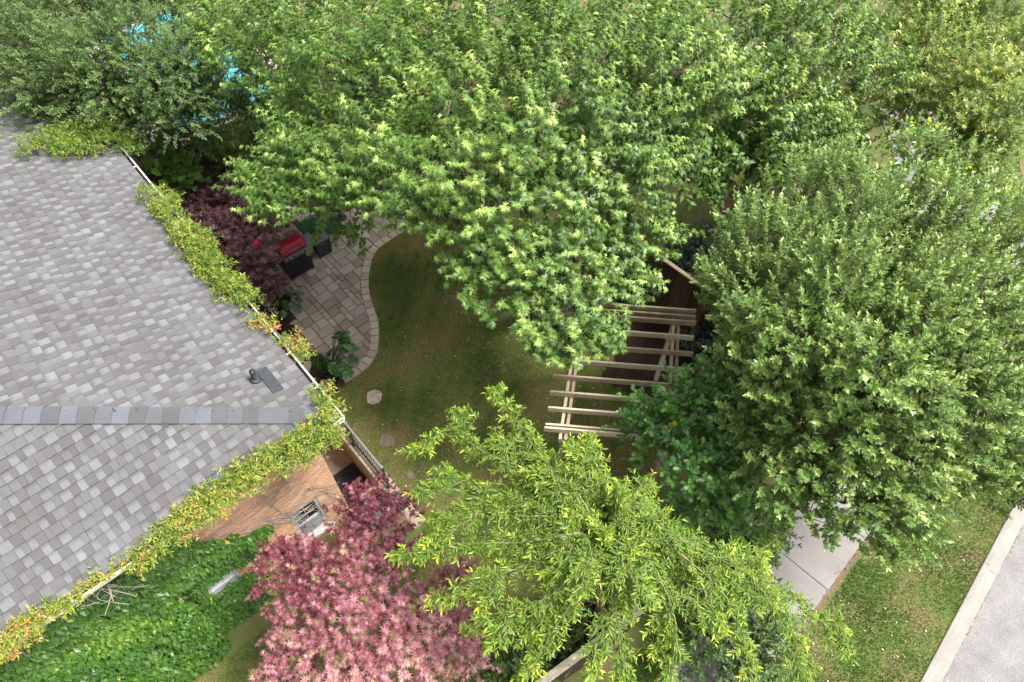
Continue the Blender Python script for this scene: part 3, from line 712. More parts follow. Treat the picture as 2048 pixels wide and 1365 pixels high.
# flagstones between the house and the patio
fs = thing('flagstone_path', 'row of rough flagstones beside the house wall at the patio edge', 'path', tuple(hw(4.6, -0.7)))
for (a, b, ra, rb_) in ((6.05, -0.68, .2, .17), (5.62, -0.72, .19, .2), (5.2, -0.72, .2, .2), (4.78, -0.72, .2, .2), (4.36, -0.74, .2, .2), (3.95, -0.76, .2, .19), (3.55, -0.80, .17, .17), (3.2, -0.62, .22, .24)):
    mb = MB()
    poly = []
    for k in range(9):
        an = 2 * PI * k / 9
        sx, sy = math.cos(an), math.sin(an)
        f_ = 1 / max(abs(sx), abs(sy)) ** 0.65 * random.uniform(0.86, 1.0)
        P = hw(a + ra * sx * f_, b + rb_ * sy * f_)
        poly.append((P[0], P[1]))
    ar = sum(poly[k][0] * poly[(k + 1) % 9][1] - poly[(k + 1) % 9][0] * poly[k][1] for k in range(9))
    mb.prism(poly if ar > 0 else poly[::-1], -0.03, 0.05, 0, 0.014)
    mb.build('flagstone', M['flag'], fs)

# stepping stones in the lawn
def stone(x, y, r, mat, label, asp=1.0, seed=0, top=0.02, nseg=16, sq=0.0, rough=0.12):
    rs = random.Random(seed)
    mb = MB()
    poly = []
    for k in range(nseg):
        an = 2 * PI * k / nseg
        rr = r * rs.uniform(1 - rough, 1 + rough * 0.5)
        f_ = (1 / max(abs(math.cos(an)), abs(math.sin(an)))) ** sq
        poly.append((x + rr * f_ * math.cos(an) * asp, y + rr * f_ * math.sin(an)))
    mb.prism(poly, -0.04, top, 0, 0.012)
    o = mb.build('stepping_stone', mat)
    tag(o, label, 'stone', 'stones set in the lawn')


stone(-3.3, 8.27, 0.215, M['stone'], 'pale rough round stepping stone in the lawn below the patio', 0.9, 1, 0.03)
stone(-2.88, 7.12, 0.17, M['stone_worn'], 'worn squarish stepping stone sunk in the grass beside the black railing', 1.05, 2, 0.022, 16, 0.5, 0.18)
stone(-2.27, 6.28, 0.10, M['stone_worn'], 'smallest brown stepping stone, nearly overgrown, nearest the bright green tree', 0.9, 3, 0.02, 14, 0.1, 0.15)

# ------------------------------------------------------------------ street: curb, gutter, road, sidewalk
SD = np.array([math.cos(math.radians(47.1)), math.sin(math.radians(47.1))])
SN = np.array([SD[1], -SD[0]])                   # towards the road
S0 = np.array([7.68, 2.14])


def sp(t_, w):
    q = S0 + SD * t_ + SN * w
    return (float(q[0]), float(q[1]))


road = MB()
road.prism([sp(-25, 0.335), sp(-25, 9), sp(40, 9), sp(40, 0.335)], -0.2, -0.115)
tag(road.build('road', M['asphalt']), kind='structure')
lawn_cut = [sp(-25, 0.0), sp(40, 0.0), sp(40, 60), sp(-25, 60)]
# drop the lawn below the street side
me = lawn.data
co = np.empty(len(me.vertices) * 3, np.float32)
me.vertices.foreach_get('co', co)
co = co.reshape(-1, 3)
dist = (co[:, :2] - S0) @ SN
co[:, 2] = np.where(dist > 0.05, -0.6, co[:, 2])
me.vertices.foreach_set('co', co.ravel())
me.update()
verge = MB()
verge.prism([sp(-25, -0.9), sp(-25, 0.0), sp(40, 0.0), sp(40, -0.9)], -0.3, 0.004)
tag(verge.build('verge', M['grass_ground']), kind='structure')

curb = tag(MB().prism([sp(-25, 0.001), sp(-25, 0.334), sp(40, 0.334), sp(40, 0.001)], -0.25, -0.14).build('curb', M['kerb']), kind='structure')
L0 = -24.0
while L0 < 36:
    L1 = L0 + 3.0
    cut = -0.03 if L0 > 0 else 0
    # profile: flat top, battered face, gutter pan sloping to the road
    prof = [(0.0, -0.2), (0.0, 0.03), (0.015, 0.04), (0.105, 0.04), (0.13, 0.025), (0.165, -0.085), (0.335, -0.10), (0.335, -0.2)]
    V_, F_ = [], []
    for t_ in (L0 + 0.004, L1 - 0.004):
        for w, z in prof:
            x, y = sp(t_, w)
            V_.append((x, y, z))
    k_ = len(prof)
    for i in range(k_):
        F_.append((i, (i + 1) % k_, k_ + (i + 1) % k_, k_ + i))
    F_.append(tuple(range(k_ - 1, -1, -1)))
    F_.append(tuple(range(k_, 2 * k_)))
    if -6 < L0 < 8:
        mesh_np('curb_section', np.array(V_), F_, M['kerb'], curb)
    L0 = L1
mb = MB()
for t0, t1 in ((-24, -6), (9, 36)):
    V_, F_ = [], []
    for t_ in (t0, t1):
        for w, z in prof:
            V_.append((*sp(t_, w), z))
    for i in range(k_):
        F_.append((i, (i + 1) % k_, k_ + (i + 1) % k_, k_ + i))
    mb.add(V_, F_)
tag(mb.build('curb_section', M['kerb'], curb), kind='stuff')
# moss and weeds in the joint between gutter and road
jv = MB()
for k in range(260):
    t_ = random.uniform(-3, 4.5)
    if vnoise(np.array([t_ * 2.0]), np.array([0.0]), 9, 1.3)[0] < 0.0 and random.random() < 0.85:
        continue
    x, y = sp(t_, 0.338 + random.gauss(0, 0.012))
    for q in range(3):
        an = random.uniform(0, 6.3)
        r_ = random.uniform(0.01, 0.03)
        jv.add([(x, y, -0.115), (x + r_ * math.cos(an), y + r_ * math.sin(an), -0.1), (x + r_ * math.cos(an + 0.9), y + r_ * math.sin(an + 0.9), -0.102)], [(0, 1, 2)], random.random())
tag(jv.build('joint_weeds', M['lf_vine'], None, False, 'tint'), 'line of low green weeds in the joint between gutter and road', 'weeds', None, 'stuff')

# sidewalk slabs
WD = np.array([math.cos(math.radians(45)), math.sin(math.radians(45))])
WN = np.array([-WD[1], WD[0]])                   # towards the garden
W0 = np.array([5.09, 2.50])


def wp(t_, w):
    q = W0 + WD * t_ + WN * w
    return (float(q[0]), float(q[1]))


walk = tag(MB().prism([wp(-14, 0), wp(22, 0), wp(22, 1.35), wp(-14, 1.35)], -0.1, 0.008).build('sidewalk', M['mulch']), kind='structure')
t0 = -13.2
while t0 < 20:
    mb = MB()
    mb.prism([wp(t0 + 0.006, 0.0), wp(t0 + 1.494, 0.0), wp(t0 + 1.494, 1.35), wp(t0 + 0.006, 1.35)], -0.06, 0.026, 0, 0.006)
    mb.build('sidewalk_slab', M['walk'], walk)
    t0 += 1.5
sheet('walk_edge_soil', [wp(-3, -0.075), wp(4.5, -0.075), wp(4.5, 0.0), wp(-3, 0.0)], M['leaflitter'], 0.006, 0.006, 8, 0.05)

# ------------------------------------------------------------------ neighbour's pool behind the lattice fence
PO = np.array([-10.0, 18.35])
pd_ = np.array([math.cos(math.radians(46)), math.sin(math.radians(46))])
pn_ = np.array([-pd_[1], pd_[0]])


def pp(t_, w):
    q = PO + pd_ * t_ + pn_ * w
    return (float(q[0]), float(q[1]))


deck = MB()
ring_o = [pp(-1.7, -0.9), pp(3.7, -0.7), pp(3.7, 7.5), pp(-0.5, 7.5)]
ring_i = [pp(-0.95, 0), pp(3.2, 0), pp(3.2, 7), pp(0.1, 7)]
V_ = [(x, y, 0.03) for x, y in ring_o + ring_i] + [(x, y, -0.02) for x, y in ring_i]
F_ = [(0, 1, 5, 4), (1, 2, 6, 5), (2, 3, 7, 6), (3, 0, 4, 7), (4, 5, 9, 8), (5, 6, 10, 9), (6, 7, 11, 10), (7, 4, 8, 11)]
deck.add(V_, F_)
tag(deck.build('pool_deck', M['pooldeck']), kind='structure')
tag(MB().prism([pp(-0.95, 0.0), pp(3.2, 0.0), pp(3.2, 7), pp(0.1, 7)], -0.3, 0.012).build('pool_water', M['pool']), kind='structure')
# pale paving in the neighbour's yard on the right
tag(MB().prism([(11.6, 14.2), (14.5, 14.2), (15.5, 19.0), (12.2, 19.5)], -0.1, 0.02).build('neighbour_paving', M['walk']), kind='structure')


# ------------------------------------------------------------------ house
house = thing('house', 'brick house with grey shingle hip roof and vine grown white gutters', 'house', tuple(hw(5, 4, 0)))
OV = 0.42
LA, LB = 12.6, 7.6            # roof extents along a and b from the eave corner
cu, cl = 1 / math.sqrt(1 + SU * SU), 1 / math.sqrt(1 + SL * SL)


def zu(b):
    return EZ + SU * b


def zl(a):
    return EZ + SL * a


# deck: garden face (upper), side face (lower); the hip runs where both heights agree
HB = LB
HA = HB * SU / SL
mb = MB()
z_off = -0.012
mb.add([hw(0, 0, EZ + z_off), hw(LA, 0, EZ + z_off), hw(LA, HB, zu(HB) + z_off), hw(HA, HB, zu(HB) + z_off)], [(0, 1, 2, 3)])
mb.add([hw(0, 0, EZ + z_off - .001), hw(HA, HB, zu(HB) + z_off - .001), hw(0, HB, EZ + z_off - .001)], [(0, 1, 2)])
roof = mb.build('roof', M['deck'], house)

EXPO = 0.172
TONES = [0.03, 0.12, 0.2, 0.28, 0.33, 0.4, 0.48, 0.58, 0.72, 0.85, 0.97]


def tab_mesh(w, tone, thick, band):
    t_, e = thick, EXPO + 0.012
    V_ = [(0, 0, 0), (w, 0, 0), (w, 0, t_), (0, 0, t_), (w, e, 0.0015), (0, e, 0.0015), (w, e * 0.5, t_ * 0.5 + .001), (0, e * 0.5, t_ * 0.5 + .001), (w, e, -0.004), (0, e, -0.004)]
    F_ = [(0, 1, 2, 3), (3, 2, 6, 7), (7, 6, 4, 5), (1, 8, 4, 6, 2), (0, 3, 7, 5, 9)]
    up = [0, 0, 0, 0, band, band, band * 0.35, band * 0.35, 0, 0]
    return V_, F_, up, [tone] * 10


TEDGE = [1.0, 0.0, 0.0, 1.0, 1.0]


tabcache = {}


def tab_data(w, ti, thick, band):
    key = (round(w, 3), ti, thick, band)
    if key not in tabcache:
        V_, F_, up, tn = tab_mesh(w, TONES[ti], thick, band)
        me_ = bpy.data.meshes.new('shingle')
        me_.from_pydata(V_, [], F_)
        for nm, arr in (('up', up), ('tone', tn)):
            a_ = me_.attributes.new(nm, 'FLOAT', 'POINT')
            a_.data.foreach_set('value', np.asarray(arr, np.float32))
        a_ = me_.attributes.new('edge', 'FLOAT', 'FACE')
        a_.data.foreach_set('value', np.asarray(TEDGE, np.float32))
        me_.materials.append(M['shingle'])
        tabcache[key] = me_
    return tabcache[key]


tabs = []        # (distance, matrix, key, clip)
sv, sf, sup, stn = [], [], [], []
rs = random.Random(21)
WIDTHS = [0.09, 0.11, 0.12, 0.13, 0.15, 0.18]
for face in ('upper', 'lower'):
    slope = SU if face == 'upper' else SL
    cs = cu if face == 'upper' else cl
    run, ups = (U, W) if face == 'upper' else (W, U)
    length = LA if face == 'upper' else LB
    depth = HB if face == 'upper' else HA
    ydir = (ups + Z3 * slope) * cs
    xdir = run
    zdir = np.cross(xdir, ydir)
    flip = zdir[2] < 0
    if flip:
        zdir = -zdir
    ratio = (SU / SL) if face == 'upper' else (SL / SU)
    k = 0
    while True:
        s0 = -0.03 + k * EXPO
        h0 = s0 * cs                     # plan distance from the eave
        if h0 > depth - 0.1:
            break
        start = max(0.0, h0 * ratio)
        x = start - rs.uniform(0, 0.15)
        hi = rs.random() < 0.5
        while x < length:
            w = rs.choice(WIDTHS)
            hi = not hi
            if hi:
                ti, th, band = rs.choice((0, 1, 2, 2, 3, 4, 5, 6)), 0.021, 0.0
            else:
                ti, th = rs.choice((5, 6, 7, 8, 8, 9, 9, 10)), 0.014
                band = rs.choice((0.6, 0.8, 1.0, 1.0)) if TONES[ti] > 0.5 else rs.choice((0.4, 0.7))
            g0, g1 = h0 * ratio + 0.01, (h0 + EXPO * cs) * ratio + 0.012
            org = hw(0, 0, EZ) + run * x + ups * h0 + Z3 * slope * h0
            if x >= g1:
                d_ = np.linalg.norm(org - np.array([0, 0, CAM_H]))
                tabs.append((d_, org, xdir, ydir, zdir, w - 0.0025, ti, th, band, flip))
            elif x + w > g0 + 0.02:
                V_, F_, up, tn = tab_mesh(w - 0.0025, TONES[ti], th, band)
                n0 = len(sv)
                for vx, vy, vz in V_:
                    lim = (g0 + (g1 - g0) * vy / EXPO) - x
                    vx = max(vx, min(lim, w - 0.004))
                    sv.append(org + xdir * vx + ydir * vy + zdir * vz)
                sf += [tuple(i + n0 for i in (f if not flip else f[::-1])) for f in F_]
                sup += up
                stn += tn
            x += w
        k += 1
tabs.sort(key=lambda q: q[0])
for q in tabs[:300]:
    d_, org, xd, yd, zd, w, ti, th, band, flip = q
    o = bpy.data.objects.new('shingle', tab_data(w, ti, th, band))
    if flip:                              # mirrored frame: run the tab backwards instead
        o.matrix_local = Matrix(((-xd[0], yd[0], zd[0], org[0] + xd[0] * w), (-xd[1], yd[1], zd[1], org[1] + xd[1] * w), (-xd[2], yd[2], zd[2], org[2] + xd[2] * w), (0, 0, 0, 1)))
    else:
        o.matrix_local = Matrix(((xd[0], yd[0], zd[0], org[0]), (xd[1], yd[1], zd[1], org[1]), (xd[2], yd[2], zd[2], org[2]), (0, 0, 0, 1)))
    link(o, roof)
for q in tabs[300:]:
    d_, org, xd, yd, zd, w, ti, th, band, flip = q
    V_, F_, up, tn = tab_mesh(w, TONES[ti], th, band)
    n0 = len(sv)
    sv += [org + xd * vx + yd * vy + zd * vz for vx, vy, vz in V_]
    sf += [tuple(i + n0 for i in (f if not flip else f[::-1])) for f in F_]
    sup += up
    stn += tn
tag(mesh_np('shingle', np.array(sv), sf, M['shingle'], roof, {'up': ('POINT', sup), 'tone': ('POINT', stn), 'edge': ('FACE', TEDGE * (len(sf) // 5))}), kind='stuff')

# hip cap shingles
hipd = U * (SU / SL) + W
hipd = hipd + Z3 * SU
hl = np.linalg.norm(hipd)
hipu = hipd / hl
side_u = U - hipu * (U @ hipu)           # across, onto the garden face
nu = np.cross(U, W * cu + Z3 * SU * cu)
nu = nu if nu[2] > 0 else -nu
nl_ = np.cross(W, U * cl + Z3 * SL * cl)
nl_ = nl_ if nl_[2] > 0 else -nl_
du = np.cross(hipu, nu)
du = du if du @ U > 0 else -du
dl = np.cross(hipu, nl_)
dl = dl if dl @ W > 0 else -dl
nm_ = (nu + nl_)
nm_ /= np.linalg.norm(nm_)
CAPL, CAPW = 0.236, 0.145
k = 0
while k * CAPL < hl * LB - 0.2:
    o0 = hw(0, 0, EZ) + hipu * (k * CAPL + 0.03) + nm_ * 0.026
    tn = random.choice((0.25, 0.3, 0.42, 0.5, 0.55, 0.6, 0.66))
    V_, up = [], []
    for (s_, lift) in ((0.0, 0.022), (CAPL + 0.01, 0.006)):
        for (f_, d_, n_) in ((1.0, du, nu), (0.35, du, nm_), (0.0, du, nm_), (0.35, dl, nm_), (1.0, dl, nl_)):
            V_.append(o0 + hipu * s_ + d_ * CAPW * f_ + n_ * lift * (1.0 if f_ == 1.0 else 1.25) + nm_ * (0.0 if f_ else -0.0))
    for f_, d_, n_ in ((1.0, du, nu), (0.35, du, nm_), (0.0, du, nm_), (0.35, dl, nm_), (1.0, dl, nl_)):
        V_.append(o0 + d_ * CAPW * f_ - n_ * 0.016)
    F_ = []
    for i in range(4):
        F_.append((i, i + 1, 5 + i + 1, 5 + i))
        F_.append((10 + i, 10 + i + 1, i + 1, i))
    cmesh = mesh_np('hip_cap', np.array(V_), F_, M['cap'], roof, {'up': ('POINT', [0.0] * 15), 'tone': ('POINT', [tn] * 15)})
    k += 1

# vent pipe with its flashing
vb = hw(1.34, 0.66, zu(0.66))
mb = MB()
mb.tube([vb + Z3 * (-0.05), vb + Z3 * 0.05, vb + Z3 * 0.055, vb + Z3 * 0.27], [0.075, 0.062, 0.05, 0.05], 18, False)
mb.tube([vb + Z3 * 0.27, vb + Z3 * 0.27, vb + Z3 * 0.10], [0.05, 0.038, 0.038], 18, False)
mb.tube([vb + Z3 * 0.02 + W * 0.01, vb + Z3 * 0.045], [0.10, 0.085], 18, True)
vent = mb.build('vent_pipe', M['ventpipe'], house, True)
mb = MB()
yd = (W + Z3 * SU) * cu
oc = hw(1.22, 0.49, zu(0.49)) + nu * 0.024
mb.box(oc, U * 0.30, yd * 0.10, nu * 0.004)
mb.build('flashing', M['ventflash'], vent)

# gutters, fascia, soffit
for (dr, nrm, ln, nm) in ((U, W, LA, 'g'), (W, U, LB, 's')):
    prof = [(0.02, 0.0), (-0.10, 0.0), (-0.115, 0.10), (-0.125, 0.105), (-0.125, 0.118), (-0.098, 0.118), (-0.098, 0.098), (-0.09, 0.012), (0.02, 0.012)]
    V_, F_ = [], []
    for t_ in (-0.115 if nm == 'g' else -0.118, ln):
        for w, z in prof:
            V_.append(hw(0, 0, EZ - 0.15 + z) + dr * t_ + nrm * (w - 0.0))
    k_ = len(prof)
    for i in range(k_):
        F_.append((i, (i + 1) % k_, k_ + (i + 1) % k_, k_ + i))
    F_ += [tuple(range(k_ - 1, -1, -1)), tuple(range(k_, 2 * k_))]
    gut = mesh_np('gutter', np.array(V_), F_, M['whitealu'], house)
    mb = MB()
    mb.box(hw(0, 0, EZ - 0.11) + dr * ln / 2 + nrm * (-0.04), dr * (ln / 2 - .05), nrm * 0.045, Z3 * 0.02)
    mb.build('gutter_debris', M['gutterdirt'], gut)
    t_ = 0.7
    while t_ < ln:
        hb = MB()
        hb.box(hw(0, 0, EZ - 0.034) + dr * t_ + nrm * (-0.052), dr * 0.011, nrm * 0.05, Z3 * 0.005)
        hb.build('gutter_hanger', M['whitealu'], gut)
        t_ += 0.95
    mb = MB()
    mb.box(hw(0, 0, EZ - 0.12) + dr * (ln / 2 + .02) + nrm * 0.032, dr * (ln / 2 - .02), nrm * 0.011, Z3 * 0.10)
    mb.build('fascia', M['soffit'], house)
    mb = MB()
    mb.box(hw(0, 0, EZ - 0.225) + dr * (ln / 2 + .2) + nrm * (OV / 2 + .03), dr * (ln / 2 - .2 - (0.03 if nm == 'g' else 0.46)), nrm * (OV / 2 - .012), Z3 * 0.006)
    mb.build('soffit', M['soffit'], house)

# walls: a mortar core with bricks standing proud
WZ0, WZ1 = -1.25, EZ - 0.235
WIN = [(0.90, 1.54, -0.34, 1.04), (2.88, 3.52, -0.38, 0.98)]       # openings on the side wall: b0 b1 z0 z1


def wall_core():
    mb = MB()
    bs = sorted({OV + 0.012, LB - 0.4} | {q for w_ in WIN for q in w_[:2]})
    for b0, b1 in zip(bs, bs[1:]):
        cuts = [w_ for w_ in WIN if w_[0] <= (b0 + b1) / 2 <= w_[1]]
        segs = [(WZ0, WZ1)] if not cuts else [(WZ0, cuts[0][2]), (cuts[0][3], WZ1)]
        for z0, z1 in segs:
            hbox(mb, OV + 0.003, OV + 0.25, b0, b1, z0, z1)
    hbox(mb, OV + 0.25, LA - 0.4, OV + 0.012, OV + 0.25, WZ0, WZ1)
    return mb.build('wall', M['mortar'], house)


wall = wall_core()
BLN, BHT, GAP = 0.236, 0.083, 0.011
bricks = []
zrow, row = WZ0, 0
while zrow < WZ1 - 0.03:
    b = OV - 0.0 - (BLN / 2 if row % 2 else 0)
    while b < LB - 0.5:
        b0, b1 = max(b + GAP / 2, OV + 0.002), b + BLN - GAP / 2
        z0, z1 = zrow + GAP / 2, min(zrow + BHT - GAP / 2, WZ1 - .002)
        segs = [(b0, b1)]
        for w_ in WIN:
            if z1 > w_[2] and z0 < w_[3]:
                ns = []
                for s0, s1 in segs:
                    if s1 <= w_[0] or s0 >= w_[1]:
                        ns.append((s0, s1))
                    else:
                        if s0 < w_[0] - 0.02:
                            ns.append((s0, w_[0]))
                        if s1 > w_[1] + 0.02:
                            ns.append((w_[1], s1))
                segs = ns
        for s0, s1 in segs:
            if s1 - s0 > 0.03:
                bricks.append((s0, s1, z0, z1))
        b += BLN
    zrow += BHT
    row += 1


def brick_rank(q):
    bc, zc = (q[0] + q[1]) / 2, (q[2] + q[3]) / 2
    vis = (bc < 2.9 and -0.6 < zc < 3.0)
    return (0 if vis else 10) + abs(bc - 1.2) * 0.8 + abs(zc - 1.5) * 0.6


bricks.sort(key=brick_rank)
bcache = {}
rs = random.Random(4)
rest = MB()
for i, (s0, s1, z0, z1) in enumerate(bricks):
    ln, ht = round(s1 - s0, 2), round(z1 - z0, 3)
    pr = rs.uniform(-0.003, 0.003)
    if i < 300:
        key = (ln, ht)
        if key not in bcache:
            t_ = MB()
            t_.box((0, 0, 0), W * ln / 2, Z3 * ht / 2, U * -0.009, 0, 0.004)
            me_ = bpy.data.meshes.new('brick')
            me_.from_pydata(t_.v, [], t_.f)
            me_.materials.append(M['brick'])
            bcache[key] = me_
        o = bpy.data.objects.new('brick', bcache[key])
        o.location = hw(OV + 0.005 + pr, (s0 + s1) / 2, (z0 + z1) / 2)
        link(o, wall)
    else:
        rest.box(hw(OV + 0.005 + pr, (s0 + s1) / 2, (z0 + z1) / 2), W * (s1 - s0) / 2, Z3 * (z1 - z0) / 2, U * -0.009, rs.random(), 0.004)
zrow, row = WZ0, 0
while zrow < WZ1 - 0.03:                 # garden wall, first metres from the corner
    a = OV + (BLN / 2 if row % 2 else 0)
    while a < 3.2:
        rest.box(hw(a + BLN / 2, OV + 0.005, zrow + BHT / 2), U * (BLN / 2 - GAP / 2), Z3 * (BHT / 2 - GAP / 2), W * -0.009, rs.random(), 0.004)
        a += BLN
    zrow += BHT
    row += 1
tag(rest.build('brick', M['brickstuff'], wall, False, 'tone'), kind='stuff')

# windows
def hole_frame(mb, a0, a1, b0, b1, z0, z1, t_):
    hbox(mb, a0, a1, b0, b0 + t_, z0, z1)
    hbox(mb, a0, a1, b1 - t_, b1, z0, z1)
    hbox(mb, a0, a1, b0 + t_, b1 - t_, z0, z0 + t_)
    hbox(mb, a0, a1, b0 + t_, b1 - t_, z1 - t_, z1)


for wi, (b0, b1, z0, z1) in enumerate(WIN):
    mb = MB()
    hole_frame(mb, OV + 0.02, OV + 0.14, b0 + .001, b1 - .001, z0 + .001, z1 - .001, 0.05)
    win = mb.build('window', M['winwhite'], house)
    i0, i1, j0, j1 = b0 + .051, b1 - .051, z0 + .051, z1 - .051
    zm = j0 + (j1 - j0) * (0.42 if wi == 0 else 0.45)
    bm = (i0 + i1) / 2
    fr = M['wingrey'] if wi == 0 else M['winwhite']
    for nm, q0, q1, aa in (('upper_sash', zm + .002, j1, OV + 0.075), ('lower_sash', j0, zm, OV + 0.05)):
        mb = MB()
        hole_frame(mb, aa, aa + 0.03, i0, i1, q0, q1, 0.03)
        rows = 3 if nm == 'upper_sash' else 2
        ti = 0.011
        hbox(mb, aa + .004, aa + .022, bm - ti / 2, bm + ti / 2, q0 + .03, q1 - .03)
        for r_ in range(1, rows):
            zz = q0 + .03 + (q1 - q0 - .06) * r_ / rows
            hbox(mb, aa + .005, aa + .021, i0 + .03, bm - ti / 2, zz - ti / 2, zz + ti / 2)
            hbox(mb, aa + .005, aa + .021, bm + ti / 2, i1 - .03, zz - ti / 2, zz + ti / 2)
        mb.build(nm, M['winwhite'] if nm == 'upper_sash' else fr, win)
        for r_ in range(rows):
            zz0 = q0 + .03 + (q1 - q0 - .06) * r_ / rows + ti / 2
            zz1 = q0 + .03 + (q1 - q0 - .06) * (r_ + 1) / rows - ti / 2
            for c0, c1 in ((i0 + .03, bm - ti / 2), (bm + ti / 2, i1 - .03)):
                pb = MB()
                hbox(pb, aa + .012, aa + .016, c0, c1, zz0, zz1)
                light = (wi == 1) or nm == 'lower_sash'
                pb.build('pane', M['blind'] if (wi == 1) else (M['wingrey'] if light else M['glass']), win)  # lower panes of the first window: grey reflection put into the plain colour
    mb = MB()
    pj = 0.10 if wi == 0 else 0.025
    hbox(mb, OV - pj, OV + 0.02, b0 - 0.06, b1 + 0.06, z0 - 0.07, z0 - 0.002, 0.008)
    hbox(mb, OV - pj, OV + 0.02, b0 - 0.02, b1 + 0.02, z0 - 0.001, z0 + 0.03, 0.006)
    mb.build('sill', M['sill'], win)

# ------------------------------------------------------------------ basement stairs beside the house
st = thing('basement_stairwell', 'sunken concrete stairwell with black rubber mat beside the house corner', 'stairs', tuple(hw(1.2, 0, -1.08)))
mb = MB()
hbox(mb, 0.45, 2.7, -0.36, OV - 0.01, -1.3, -1.08)
mb.build('landing', M['landing'], st)
for (a0, a1, z1) in ((-0.149, 0.15, -0.36), (0.15, 0.45, -0.72)):
    mb = MB()
    hbox(mb, a0, a1, -0.358, OV + 0.2, -1.3, z1, 0.008)
    mb.build('step', M['slate'], st)
mb = MB()
hbox(mb, 2.7, 2.9, -0.60, OV + .2, -1.3, 0.1)
mb.build('end_wall', M['concrete'], st)
mt = MB()
hbox(mt, 0.48, 1.08, -0.34, OV - 0.03, -1.078, -1.062, 0.004)
hbox(mt, 1.085, 1.68, -0.34, OV - 0.03, -1.078, -1.060, 0.004)
tag(mt.build('rubber_mat', M['rubber']), 'black rubber mat on the stairwell floor beside the brick wall', 'mat')

rw = thing('retaining_wall', 'low tan concrete retaining wall under the black railing', 'wall', tuple(hw(1.0, -0.48, 0)))
mb = MB()
hbox(mb, -0.149, 2.7, -0.598, -0.362, -1.3, 0.045)
mb.build('wall', M['concrete'], rw)
for (a0, a1) in ((-0.149, 0.33), (0.336, 1.1), (1.106, 1.9), (1.906, 2.7)):
    mb = MB()
    hbox(mb, a0, a1, -0.615, -0.345, 0.046, 0.11, 0.008)
    mb.build('coping', M['concrete'], rw)
mb = MB()
hbox(mb, -1.06, -0.53, -0.64, -0.34, -0.4, 0.09, 0.01)
mb.build('end_block', M['concrete'], rw)
mb = MB()
hbox(mb, -0.525, -0.155, -0.66, -0.06, -0.3, 0.055, 0.008)
tag(mb.build('threshold_slab', M['slate']), 'dark grey stone slab between the two tan blocks of the low wall', 'slab')
mb = MB()
hbox(mb, -0.50, -0.155, -0.055, 0.36, -0.4, -0.03, 0.008)
tag(mb.build('stair_slab', M['slate']), 'dark grey stone slab at the head of the stairs by the red maple', 'slab')

rl = thing('metal_railing', 'black metal railing with thin bars on the low concrete wall', 'railing', tuple(hw(1.0, -0.47, 0.11)))
RB = -0.47
zt, zb_ = 1.08, 0.22
for a in (0.06, 1.42, 2.62):
    mb = MB()
    hbox(mb, a - .028, a + .028, RB - .028, RB + .028, 0.11, zt + .03)
    hbox(mb, a - .05, a + .05, RB - .05, RB + .05, 0.111, 0.122)
    ps = mb.build('post', M['blackmetal'], rl)
    mb = MB()
    hbox(mb, a - .034, a + .034, RB - .034, RB + .034, zt + .031, zt + .05, 0.008)
    mb.build('post_cap', M['railcap'], ps)
for nm, z, h in (('top_rail', zt - .005, .02), ('bottom_rail', zb_, .016)):
    for a0, a1 in ((0.09, 1.39), (1.45, 2.59)):
        mb = MB()
        hbox(mb, a0, a1, RB - .021, RB + .021, z - h, z + h, 0.005)
        mb.build(nm, M['railcap'] if nm == 'top_rail' else M['blackmetal'], rl)
for a0, a1, nbar in ((0.09, 1.39, 11), (1.45, 2.59, 10)):
    for k in range(1, nbar):
        a = a0 + (a1 - a0) * k / nbar
        mb = MB()
        hbox(mb, a - .009, a + .009, RB - .009, RB + .009, zb_ + .016, zt - .026)
        mb.build('baluster', M['blackmetal'], rl)

# ------------------------------------------------------------------ pergola
R1 = np.array([math.cos(math.radians(-5.2)), math.sin(math.radians(-5.2)), 0])     # along the rafters
G1 = np.array([math.cos(math.radians(80)), math.sin(math.radians(80)), 0])         # along the girders
R2 = np.array([-R1[1], R1[0], 0])
G2 = np.array([G1[1], -G1[0], 0])
PL0 = np.array([0.62, 6.02, 0.0])
perg = thing('pergola', 'weathered timber pergola of parallel rafters standing on the lawn', 'pergola', (1.9, 7.5, 0))
RL = 2.72
for g in (0.0, 0.09, 0.44, 0.80, 1.18, 1.57, 1.97, 2.38, 2.76, 2.93, 3.07):
    L = RL + random.uniform(-0.03, 0.03)
    s0 = random.uniform(-0.03, 0.03)
    if g in (0.09, 2.93):
        z = 2.72
    else:
        z = 2.75
    mb = MB()
    o0 = PL0 + G1 * g + R1 * s0
    mb.box(o0 + R1 * L / 2 + Z3 * (z - 0.07), R1 * L / 2, R2 * 0.021, Z3 * 0.07, 0, 0.004)
    mb.build('rafter', M['timber'], perg)
for off in (0.36, RL - 0.36):
    for d_ in (-0.052, 0.052):
        mb = MB()
        o0 = PL0 + R1 * (off + d_) - G1 * 0.12
        mb.box(o0 + G1 * 1.65 + Z3 * 2.535, G1 * 1.68, G2 * 0.03, Z3 * 0.07, 0, 0.004)
        mb.build('girder', M['timber'], perg)
    for g in (0.12, 2.98):
        mb = MB()
        o0 = PL0 + R1 * off + G1 * g
        mb.box(o0 + Z3 * 1.29, R1 * 0.045, R2 * 0.045, Z3 * 1.31, 0, 0.004)
        mb.build('post', M['timber'], perg)
        sgn = 1 if g < 1 else -1
        for q in (-1, 1):
            mb = MB()
            p0, p1 = o0 + Z3 * 1.75 + G2 * 0.06 * q, o0 + Z3 * 2.46 + G1 * sgn * 0.62 + G2 * 0.06 * q
            d_ = p1 - p0
            n_ = np.cross(d_ / np.linalg.norm(d_), G2)
            mb.box((p0 + p1) / 2, d_ / 2, G2 * 0.013, n_ * 0.04)
            mb.build('brace', M['timber'], perg)

